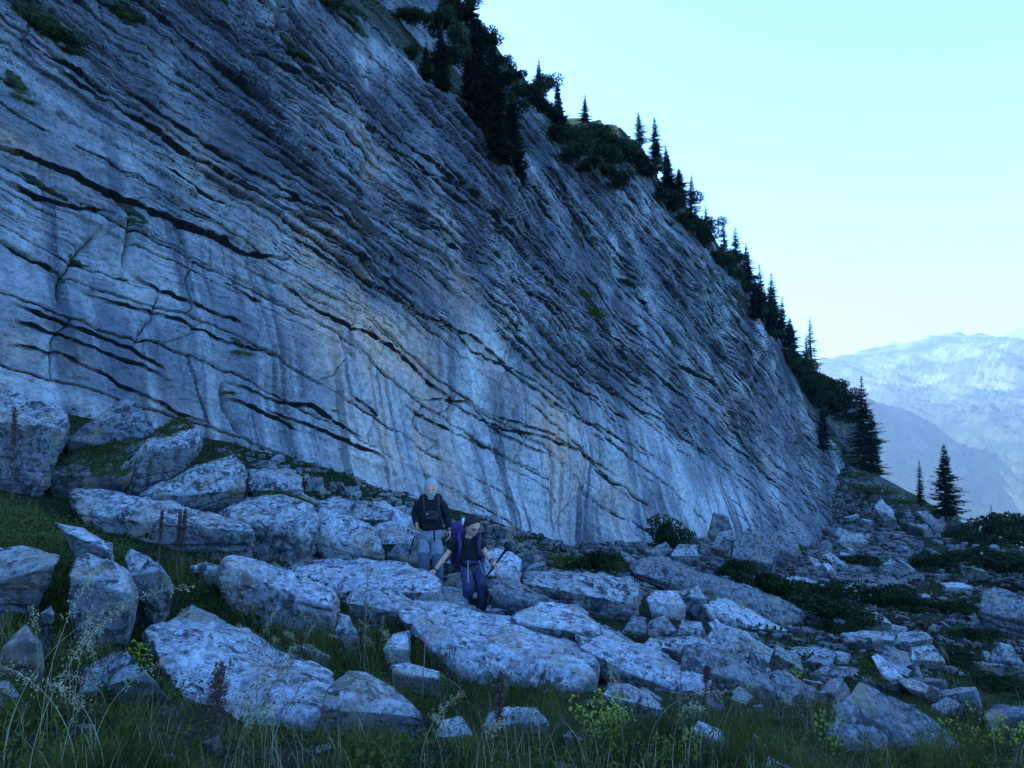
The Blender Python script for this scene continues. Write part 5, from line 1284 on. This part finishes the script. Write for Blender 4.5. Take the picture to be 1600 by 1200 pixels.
twig_plant(1060, 1110, 1040, 5, 'branched dark dried weed before the big dark rounded boulder', 4)

# ------------------------------------------------------------------ the two walkers
M_SKIN = flat('skin', (0.50, 0.25, 0.16), 0.6, 0, 30, .08)
M_LIP = flat('lips', (0.30, 0.12, 0.10), 0.6)
M_EYE = flat('eye', (0.03, 0.03, 0.03), 0.3)
M_GREYHAIR = flat('grey_hair', (0.33, 0.32, 0.31), 0.9, .6, 90)
M_DARKHAIR = flat('dark_hair', (0.03, 0.021, 0.017), 0.7, .6, 90)
M_BLACK = flat('black_fabric', (0.010, 0.010, 0.012), 0.95, .3, 60)
M_GREYTR = flat('grey_trouser_cloth', (0.23, 0.25, 0.28), 0.95, .4, 30)
M_GREYTD = flat('darker_trouser_leg', (0.085, 0.10, 0.12), 0.95, .4, 30)
M_NAVY = flat('navy_trouser_cloth', (0.035, 0.045, 0.085), 0.95, .4, 30)
M_PURPLE = flat('purple_pack_cloth', (0.038, 0.022, 0.075), 0.8, .3, 30)
M_GREYST = flat('grey_strap', (0.17, 0.17, 0.18), 0.9)
M_POUCH = flat('brown_black_pouch', (0.03, 0.022, 0.02), 0.8)
M_WHITE = flat('white_plastic', (0.7, 0.7, 0.7), 0.6)
M_BOOT = flat('boot_leather', (0.05, 0.04, 0.035), 0.8)
M_CORK = flat('cork_grip', (0.35, 0.22, 0.12), 0.8)
M_METAL = flat('dark_metal_tube', (0.03, 0.03, 0.035), 0.4)

def skin_mesh(name, pts_, edges, mats, sub=2):
    """one continuous skin over a skeleton: pts_ = [(xyz, r)] or [(xyz, (rx, ry))]"""
    me = bpy.data.meshes.new(name)
    me.from_pydata([tuple(p[0]) for p in pts_], edges, [])
    o = bpy.data.objects.new(name, me); col.objects.link(o)
    m = o.modifiers.new('skin', 'SKIN'); m.use_smooth_shade = True; m.branch_smoothing = 0.6
    lay = me.skin_vertices[0].data if len(me.skin_vertices) else None
    if lay is None:
        bm = bmesh.new(); bm.from_mesh(me); bm.verts.layers.skin.verify(); bm.to_mesh(me); bm.free(); lay = me.skin_vertices[0].data
    for k, p in enumerate(pts_):
        lay[k].radius = p[1] if isinstance(p[1], tuple) else (p[1], p[1])
        lay[k].use_root = (k == 0)
    s2 = o.modifiers.new('sub', 'SUBSURF'); s2.levels = sub; s2.render_levels = sub
    dg = bpy.context.evaluated_depsgraph_get(); dg.update()
    r = bpy.data.meshes.new_from_object(o.evaluated_get(dg))
    bpy.data.objects.remove(o)
    V = np.empty(len(r.vertices) * 3, dtype=np.float32); r.vertices.foreach_get('co', V); V = V.reshape(-1, 3).astype(float)
    T = []
    for p in r.polygons:
        i = list(p.vertices)
        T += [(i[0], i[k], i[k + 1]) for k in range(1, len(i) - 1)]
    return V, np.array(T)

def frame(fwd, up=(0, 0, 1)):
    f = np.array(fwd, float); f /= np.linalg.norm(f); r = np.cross(f, up); r /= np.linalg.norm(r); u = np.cross(r, f)
    return np.stack([r, f, u], 1)      # columns: right, forward, up

def box_v(c, ax, half, bev=.25, lvl=4):
    """rounded box from a sphere, axes as columns of ax"""
    D, Fq = ico(lvl); q = 1 / (np.abs(D) ** (2 / bev)).sum(1) ** (bev / 2)
    return (D * q[:, None] * np.array(half)) @ np.array(ax).T + c, Fq

def head_mesh(R=0.1):
    """head of unit radius ~R, facing +Y; returns V, F, face material index"""
    D, Fc = ico(6); V = D.copy()
    x, y, z = V[:, 0], V[:, 1], V[:, 2]
    sx = 0.76 - 0.20 * sstep(0, -1, z); sy = 0.96 - 0.12 * sstep(0, -1, z) * (y < 0); sz = 1.18
    X = x * sx; Yy = y * sy; Z = z * sz
    front = sstep(.2, .9, y)
    Yy -= 0.06 * front * sstep(.5, 1, np.abs(x))
    g = lambda cx, cz, rx, rz: np.exp(-((X - cx) / rx) ** 2 - ((Z - cz) / rz) ** 2) * (y > 0)
    Yy += 0.26 * g(0, -.14, .10, .15) + 0.12 * g(0, .06, .07, .16)          # nose
    Yy -= 0.12 * (g(-.27, .10, .14, .09) + g(.27, .10, .14, .09))          # eye sockets
    Yy += 0.07 * g(0, .24, .45, .07)                                       # brow
    Yy += 0.07 * (g(-.1, -.44, .13, .05) + g(.1, -.44, .13, .05)) - 0.05 * g(0, -.485, .18, .018)   # lips
    Yy += 0.12 * g(0, -.80, .2, .16)                                       # chin
    V = np.c_[X, Yy, Z] * R
    c = V[Fc].mean(1) / R
    mi = np.zeros(len(Fc), int)
    mi[(np.abs(c[:, 0]) < .19) & (np.abs(c[:, 2] + .47) < .05) & (c[:, 1] > .4)] = 1
    for sgn in (-1, 1):
        mi[((c[:, 0] - sgn * .27) / .10) ** 2 + ((c[:, 2] - .10) / .045) ** 2 < 1] = np.where(c[((c[:, 0] - sgn * .27) / .10) ** 2 + ((c[:, 2] - .10) / .045) ** 2 < 1][:, 1] > 0, 2, 0)
    # ears
    parts = [(V, Fc)]; mis = [mi]
    De, Fe = ico(3)
    for sgn in (-1, 1):
        E = De * np.array([.07, .13, .24]) * R + np.array([sgn * .76 * R, -.05 * R, .02 * R]); parts.append((E, Fe)); mis.append(np.zeros(len(Fe), int))
    v, f = join(parts); return v, f, np.concatenate(mis)

def cap_mesh(R, keep, push, noise, seed):
    """hair or beard: the kept part of the head shell, thickened and roughened"""
    V, Fc, _ = head_mesh(R); n = len(ico(6)[0]); V = V[:n]; Fc = ico(6)[1]
    c = V / R; k = keep(c[:, 0], c[:, 1], c[:, 2])
    d = c / np.linalg.norm(c, axis=1)[:, None]
    out = V + d * R * (push * np.clip(k * 3, 0, 1) + noise * np.abs(fbm3(c * 9, seed, 3)) * (k > 0) - 0.05 * (k <= 0))[:, None]
    fk = (k[Fc] > -.05).all(1); used = np.unique(Fc[fk]); mp = -np.ones(n, int); mp[used] = np.arange(len(used))
    return out[used], mp[Fc[fk]]

def hand_parts(wrist, dirv, palm_n, curl, side, s=1.0):
    """palm plus four fingers and a thumb as skin chains starting from the wrist; returns pts, edges relative"""
    d = np.array(dirv, float); d /= np.linalg.norm(d); n = np.array(palm_n, float); n -= (n @ d) * d; n /= np.linalg.norm(n); l = np.cross(d, n) * side
    out = []
    w = np.array(wrist, float)
    for q, (off, ln) in enumerate(((-.030, .075), (-.010, .085), (.011, .08), (.031, .062))):
        p0 = w + d * .03 * s + l * off * .6 * s; p1 = w + d * .085 * s + l * off * s
        c1 = d * math.cos(curl) + n * math.sin(curl); c2 = d * math.cos(curl * 2) + n * math.sin(curl * 2); 
        p2 = p1 + c1 * ln * .5 * s; p3 = p2 + c2 * ln * .5 * s
        out.append([(p0, .012 * s), (p1, .011 * s), (p2, .0095 * s), (p3, .008 * s)])
    t0 = w + d * .03 * s - l * .025 * s; t1 = t0 + (d * .5 - l * .7 + n * .3) * .035 * s; t2 = t1 + (d * .8 - l * .2 + n * .5) * .035 * s
    out.append([(t0, .013 * s), (t1, .0115 * s), (t2, .009 * s)])
    palm = [(w, (.022 * s, .026 * s)), (w + d * .045 * s, (.018 * s, .036 * s)), (w + d * .08 * s, (.013 * s, .038 * s))]
    return palm, out

def put_head(parts, mats_idx, c, R, Rm):
    v, f, mi = head_mesh(R); parts.append((v @ Rm.T + c, f)); mats_idx.append(mi)

def person(name_label, J, head_c, head_f, head_up, R, hair_fn, clothes, hands, loc_extra=None):
    root = thing('person', name_label, 'person', tuple(J['foot_ref']))
    org = np.array(J['foot_ref'])
    body = J['body']; idx = {k: i for i, (k, p, r) in enumerate(body)}
    V, T = skin_mesh('body', [(p - org, r) for k, p, r in body], [(idx[a], idx[b]) for a, b in J['edges']], [M_SKIN], 2)
    parts = [(V, T)]; mi = [np.zeros(len(T), int)]
    for (w, d, n, curl, side) in hands:
        palm, fingers = hand_parts(w - org, d, n, curl, side, 1.05)
        for ch in [palm] + fingers:
            v, t = skin_mesh('h', ch, [(k, k + 1) for k in range(len(ch) - 1)], None, 1); parts.append((v, t)); mi.append(np.zeros(len(t), int))
    Rm = frame(head_f, head_up)
    put_head(parts, mi, head_c - org, R, Rm)
    v, f = join(parts)
    link('body', mesh_np('body', v, f, True, [M_SKIN, M_LIP, M_EYE], mat_idx=np.concatenate(mi)), root)
    for nm, keep, push, noise, mat in hair_fn:
        hv, hf = cap_mesh(R, keep, push, noise, 5); link(nm, mesh_np(nm, hv @ Rm.T + (head_c - org), hf, True, [mat]), root)
    for nm, chains, mat, *extra in clothes:
        ps = [(v_ - org, f_) for v_, f_ in (extra[0] if extra else [])]
        for pts_, ed in chains:
            v_, t_ = skin_mesh(nm, [(p - org, r) for p, r in pts_], ed, None, 2)
            # cloth folds
            v_ = v_ + 0.007 * np.stack([fbm3(v_ * np.array([14, 14, 7]) + q * 9, 60 + q, 3) for q in range(3)], 1)
            ps.append((v_, t_))
        v_, t_ = join(ps); link(nm, mesh_np(nm, v_, t_, True, [mat]), root)
    return root, Rm, org

def chain(*pr): return (list(pr), [(k, k + 1) for k in range(len(pr) - 1)])

# ---- the older man, standing, facing the camera, looking down at the rocks
YM = 10.0
def m_(px, py, dd=0.0): return at(px, py, YM + dd)
hM = m_(673.5, 763)
J = {'foot_ref': m_(671, 946)}
neck = m_(673, 780, .02); chest = m_(672.5, 797, .03); waist = m_(672, 822, .05); pelv = m_(672.5, 834, .04)
shL = m_(655, 785, .04); shR = m_(691, 785.5, .04); elL = m_(648.5, 806, .08); elR = m_(698.5, 808, .08); wrL = m_(651.5, 820, -.13); wrR = m_(702.5, 828, -.02)
hipL = m_(663.5, 838, .04); hipR = m_(682, 838, .04); knL = m_(662.5, 884, -.06); knR = m_(684, 888, -.02); anL = m_(661, 938, .06); anR = m_(686, 940, .1)
toL = m_(660, 945, -.14); toR = m_(688, 947, -.1)
J['body'] = [('pelv', pelv, (.10, .08)), ('waist', waist, (.09, .07)), ('chest', chest, (.11, .08)), ('neck', neck, .06), ('nk2', m_(673.5, 773, .0), .05), ('shL', shL, .055), ('shR', shR, .055), ('elL', elL, .042), ('elR', elR, .042),
             ('wrL', wrL, .027), ('wrR', wrR, .027), ('hipL', hipL, .085), ('hipR', hipR, .085), ('knL', knL, .055), ('knR', knR, .055), ('anL', anL, .04), ('anR', anR, .04), ('toL', toL, .04), ('toR', toR, .04)]
J['edges'] = [('pelv', 'waist'), ('waist', 'chest'), ('chest', 'neck'), ('neck', 'nk2'), ('chest', 'shL'), ('chest', 'shR'), ('shL', 'elL'), ('elL', 'wrL'), ('shR', 'elR'), ('elR', 'wrR'),
              ('pelv', 'hipL'), ('pelv', 'hipR'), ('hipL', 'knL'), ('knL', 'anL'), ('anL', 'toL'), ('hipR', 'knR'), ('knR', 'anR'), ('anR', 'toR')]
def lerp(a, b, f): return a + (b - a) * f
def torso(pelv, waist, chest, neck, shL, shR, r):
    up = lerp(chest, neck, .55)
    P_ = [(lerp(pelv, waist, .1), r[0]), (waist, r[1]), (chest, r[2]), (up, r[3]), (lerp(up, neck, .85), (.085, .075)), (lerp(up, shL, .75), .085), (lerp(up, shR, .75), .085)]
    return P_, [(0, 1), (1, 2), (2, 3), (3, 4), (3, 5), (3, 6)]
tp_, te_ = torso(pelv, waist, chest, neck, shL, shR, ((.17, .14), (.17, .14), (.20, .155), (.19, .14)))
sleeve_l = chain((lerp(chest, shL, .7), .085), (shL, .085), (elL, .065), (lerp(elL, wrL, .95), .045)); sleeve_r = chain((lerp(chest, shR, .7), .085), (shR, .085), (elR, .065), (lerp(elR, wrR, .95), .045))
tr = [(pelv + [0, 0, .12], (.20, .165)), (pelv - [0, 0, .03], (.165, .135)), (hipL, .11), (m_(662.5, 871, -.03), .088), (hipR, .11), (m_(683.5, 873, 0), .088)]
tr_e = [(0, 1), (1, 2), (2, 3), (1, 4), (4, 5)]
man, RM, orgM = person('grey-haired bearded man in black top and grey trousers standing among the boulders by the wall', J, hM, (0.05, -1, -.28), (0, 0, 1), .118,
    [('hair', lambda x, y, z: np.clip(np.minimum(z - .28 + 1.0 * np.clip(-y, -.6, .8) + .35 * np.abs(x), .4), -.3, .4), .03, .16, M_GREYHAIR),
     ('beard', lambda x, y, z: np.clip(np.minimum(-z - .28, y - .15), -.3, .4) - .5 * ((np.abs(x) < .17) & (np.abs(z + .46) < .05)), .05, .08, M_GREYHAIR)],
    [('shirt', [(tp_, te_), sleeve_l, sleeve_r], M_BLACK, [box_v(lerp(chest, waist, .4) + [0, 0, .02], np.eye(3), (.165, .125, .24), .75)]), ('trousers', [(tr, tr_e)], M_GREYTR, [box_v(pelv + [0, 0, .0], np.eye(3), (.165, .125, .13), .8)]),
     ('trouser_leg', [chain((m_(662.5, 858, -.01), .09), (knL, .085), (anL, .072))], M_GREYTD), ('trouser_leg', [chain((m_(683.5, 860, .01), .09), (knR, .085), (anR, .072))], M_GREYTD),
     ('boot', [chain((anL, .06), (anL - [0, 0, .03], .06), (toL, .045))], M_BOOT), ('boot', [chain((anR, .06), (anR - [0, 0, .03], .06), (toR, .045))], M_BOOT)],
    [(wrL, (.05, -.25, -.9), (.9, -.3, 0), .75, 1), (wrR, (0, -.2, -1), (-.9, -.2, 0), .5, -1)])
man.name = 'person'

def simple(name, parts, mat, parent): return link(name, mesh_np(name, *join(parts), True, [mat]), parent)
# man's backpack harness and chest bag (worn, but things of their own)
bp = thing('backpack', 'black backpack of the grey-haired man, its straps over his chest', 'backpack', tuple(orgM + [0, .12, .9]))
o_ = np.array(bp.location)
simple('bag', [box_v(m_(673, 800, .26) - o_, np.eye(3), (.17, .11, .26), .35)], M_BLACK, bp)
for (a, b, c) in (((661, 777), (663, 790), (662, 812)), ((684.5, 777), (685, 790), (687, 812))):
    simple('strap', [tube([m_(a[0], a[1], .02) - o_ + [0, .03, .012], m_(a[0], a[1] + 3, -.12) - o_, m_(b[0], b[1], -.15) - o_, m_(c[0], c[1], -.13) - o_], [.016, .018, .018, .012], 8)], M_POUCH, bp)
simple('waist_belt', [tube([m_(656, 826, .02) - o_, m_(664, 826, -.12) - o_, m_(680, 826, -.12) - o_, m_(690, 826, .02) - o_], .018, 8)], M_BLACK, bp)
simple('dangling_strap', [tube([m_(678, 826, -.13) - o_, m_(678.5, 836, -.14) - o_, m_(679, 846, -.13) - o_], .012, 6)], M_BLACK, bp)
cb = thing('camera_bag', 'small dark zipped pouch strapped on the chest of the grey-haired man', 'pouch', tuple(m_(674, 806, -.16)))
o_ = np.array(cb.location)
simple('pouch', [box_v(np.zeros(3), np.eye(3), (.095, .06, .065), .6)], M_POUCH, cb); simple('flap', [box_v(np.array([0, -.012, .035]), np.eye(3), (.085, .055, .028), .6)], M_POUCH, cb)
simple('buckle', [box_v(np.array([-.05, -.062, .03]), np.eye(3), (.012, .006, .014), .4, 3)], M_GREYST, cb)
def pole(p_top, p_bot, label, grip=.12, grip_mat=None, name='trekking_pole', r=.009, basket=True):
    o = thing(name, label, 'walking pole', tuple(p_top)); d = np.array(p_bot) - np.array(p_top); L = np.linalg.norm(d); u = d / L
    simple('shaft', [tube([u * grip * .8, d * .5, d], [r, r, r * .8], 8)], M_METAL, o)
    simple('grip', [tube([-u * .01, u * .02, u * grip * .5, u * grip], [.016, .02, .016, .014], 8)], grip_mat or M_BLACK, o)
    if basket: simple('basket', [tube([d - u * .06, d - u * .055, d - u * .05], [.008, .035, .008], 10)], M_BLACK, o)
    a = np.cross(u, [0, 1, .2]); a /= np.linalg.norm(a)
    simple('wrist_loop', [tube([u * .01, u * .05 + a * .04, u * .11 + a * .05, u * .12 + a * .02], .005, 6)], M_GREYST, o)
    return o
hl = wrL + np.array([.02, -.05, -.06])
pole(hl + [0, 0, .03], m_(638.5, 866, -.1), 'trekking pole with cork grip planted by the right hand of the grey-haired man', grip_mat=M_CORK)
pole(wrR + np.array([0, -.03, -.05]), m_(697, 880, .15), 'second trekking pole of the grey-haired man, mostly hidden behind the woman')

# ---- the woman, stepping down, bent forward, looking at her footing
YW = 9.2
def w_(px, py, dd=0.0): return at(px, py, YW + dd)
hW = w_(738, 821, -.14)
J = {'foot_ref': w_(741, 962)}
neck = w_(733, 838, -.03); chest = w_(731, 854, .0); waist = w_(733, 872, .06); pelv = w_(737, 883, .08)
shL = w_(713, 846, .0); shR = w_(751, 845, -.02); elL = w_(697, 868, -.08); wrL = w_(680, 890, -.14); elR = w_(758, 865, -.04); wrR = w_(768.5, 878, -.16)
hipL = w_(728, 891, .04); hipR = w_(748, 891, .08); knL = w_(733, 921, -.14); knR = w_(754.5, 920, -.04); anL = w_(726.5, 952, .06); anR = w_(754, 957, .04); toL = w_(722, 962, -.1); toR = w_(752, 965, -.14)
J['body'] = [('pelv', pelv, (.10, .08)), ('waist', waist, (.09, .07)), ('chest', chest, (.10, .08)), ('neck', neck, .05), ('nk2', w_(736, 830, -.08), .046), ('shL', shL, .045), ('shR', shR, .045), ('elL', elL, .036), ('elR', elR, .036),
             ('wrL', wrL, .025), ('wrR', wrR, .025), ('hipL', hipL, .07), ('hipR', hipR, .07), ('knL', knL, .058), ('knR', knR, .058), ('anL', anL, .04), ('anR', anR, .04), ('toL', toL, .035), ('toR', toR, .035)]
J['edges'] = [('pelv', 'waist'), ('waist', 'chest'), ('chest', 'neck'), ('neck', 'nk2'), ('chest', 'shL'), ('chest', 'shR'), ('shL', 'elL'), ('elL', 'wrL'), ('shR', 'elR'), ('elR', 'wrR'),
              ('pelv', 'hipL'), ('pelv', 'hipR'), ('hipL', 'knL'), ('knL', 'anL'), ('anL', 'toL'), ('hipR', 'knR'), ('knR', 'anR'), ('anR', 'toR')]
slL = shL + (elL - shL) * .72; slR = shR + (elR - shR) * .75
tp_, te_ = torso(pelv, waist, chest, neck, shL, shR, ((.18, .15), (.18, .15), (.22, .165), (.21, .16)))
sleeve_l = chain((lerp(chest, shL, .6), .08), (shL, .078), (slL, .066)); sleeve_r = chain((lerp(chest, shR, .6), .08), (shR, .078), (slR, .066))
tr = [(pelv + [0, 0, .12], (.20, .165)), (pelv - [0, 0, .02], (.16, .135)), (hipL, .10), (knL, .078), (anL, .06), (hipR, .10), (knR, .08), (anR, .062)]
tr_e = [(0, 1), (1, 2), (2, 3), (3, 4), (1, 5), (5, 6), (6, 7)]
woman, RW, orgW = person('dark-haired woman with glasses, short black sleeves and navy trousers, stepping down with bent knees', J, hW, (0.55, -.72, -.5), (0, 0, 1), .112,
    [('hair', lambda x, y, z: np.clip(np.minimum(z - .05 + 1.15 * np.clip(-y, -.75, .8) + .3 * np.abs(x), .4), -.3, .4), .07, .22, M_DARKHAIR)],
    [('t_shirt', [(tp_, te_), sleeve_l, sleeve_r], M_BLACK, [box_v(lerp(chest, waist, .35) + [0, -.01, .0], np.eye(3), (.135, .115, .20), .75)]), ('trousers', [(tr, tr_e)], M_NAVY, [box_v(pelv + [0, 0, -.0], np.eye(3), (.15, .125, .12), .8)]),
     ('boot', [chain((anL, .055), (anL - [0, 0, .03], .055), (toL, .042))], M_BOOT), ('boot', [chain((anR, .055), (anR - [0, 0, .03], .055), (toR, .042))], M_BOOT)],
    [(wrL, (-.65, -.15, -.9), (.5, -.8, -.3), .28, -1), (wrR, (.75, -.35, -.35), (.2, -.3, -.9), .85, 1)])
# bun, glasses, watch
simple('hair_bun', [box_v(hW - orgW + RW @ np.array([0, -.11, .05]), np.eye(3), (.035, .035, .035), .9, 3)], M_DARKHAIR, woman)
gp = []
for sgn in (-1, 1):
    ring = [hW - orgW + RW @ (np.array([sgn * .031 + .021 * math.cos(a), .108 - .008 * abs(math.cos(a)), .012 + .015 * math.sin(a)])) for a in np.linspace(0, 6.283, 15)]
    gp.append(tube(ring, .0055, 5)); gp.append(tube([hW - orgW + RW @ np.array([sgn * .052, .10, .014]), hW - orgW + RW @ np.array([sgn * .086, .02, .012]), hW - orgW + RW @ np.array([sgn * .088, -.01, .006])], .0025, 5))
gp.append(tube([hW - orgW + RW @ np.array([-.01, .112, .016]), hW - orgW + RW @ np.array([0, .116, .018]), hW - orgW + RW @ np.array([.01, .112, .016])], .0025, 5))
simple('glasses', gp, M_BLACK, woman)
wd = (wrR - elR) / np.linalg.norm(wrR - elR)
simple('wristwatch', [tube([wrR - orgW - wd * .03, wrR - orgW - wd * .018, wrR - orgW - wd * .006], [.03, .034, .03], 12)], M_BLACK, woman)
bp = thing('backpack', 'purple hiking backpack on the back of the bending woman', 'backpack', tuple(w_(731, 860, .25)))
o_ = np.array(bp.location); lean_ = frame((0.08, -1, -.25))
simple('bag', [box_v(w_(727, 851, .27) - o_, lean_, (.185, .15, .30), .45, 5)], M_PURPLE, bp)
simple('lid', [box_v(w_(720, 828, .20) - o_, lean_, (.13, .12, .09), .5)], M_PURPLE, bp)
simple('side_pocket', [box_v(w_(707, 858, .22) - o_, lean_, (.035, .10, .17), .5)], M_PURPLE, bp); simple('side_pocket', [box_v(w_(754, 862, .22) - o_, lean_, (.035, .09, .16), .5)], M_PURPLE, bp)
simple('back_pad', [box_v(w_(723.5, 815, .08) - o_, lean_, (.018, .02, .045), .6, 3)], M_WHITE, bp)
simple('shoulder_strap', [tube([w_(719, 832, .06) - o_, w_(717, 838, -.08) - o_, w_(719, 850, -.15) - o_, w_(718, 866, -.1) - o_, w_(714, 876, .05) - o_], [.02, .027, .027, .02, .014], 8)], M_PURPLE, bp)
simple('shoulder_strap', [tube([w_(748, 832, .04) - o_, w_(749, 838, -.1) - o_, w_(748, 852, -.16) - o_, w_(751, 868, -.1) - o_, w_(753, 878, .05) - o_], [.02, .027, .027, .02, .014], 8)], M_PURPLE, bp)
simple('hip_belt', [tube([w_(716, 874, .1) - o_, w_(724, 877, -.06) - o_, w_(736, 879, -.1) - o_, w_(748, 878, -.06) - o_, w_(755, 875, .1) - o_], .026, 8)], M_PURPLE, bp)
simple('dangling_strap', [tube([w_(731.5, 876, -.12) - o_, w_(731, 893, -.2) - o_, w_(732, 910, -.22) - o_], [.012, .009, .012], 6)], M_GREYST, bp)
simple('dangling_strap', [tube([w_(748, 876, -.1) - o_, w_(753, 892, -.1) - o_, w_(757, 900, -.05) - o_], [.013, .011, .008], 6)], M_GREYST, bp)
pole(w_(792, 857, -.26), w_(757, 905, -.1), 'folded black trekking poles held across in the left hand of the woman', grip=.12, r=.014, basket=False)
pb = thing('tripod_grip', 'bulky black folded head at the top of the poles in the woman\'s left hand', 'pole head', tuple(w_(793, 856, -.26)))
simple('head', [box_v(np.array([.0, 0, .01]), frame((.5, -.5, .5)), (.035, .03, .05), .5)], M_BLACK, pb); simple('knob', [box_v(np.array([.035, 0, -.015]), np.eye(3), (.02, .02, .03), .6, 3)], M_BLACK, pb)
simple('knob', [box_v(np.array([-.01, 0, .055]), np.eye(3), (.022, .02, .02), .6, 3)], M_BLACK, pb)
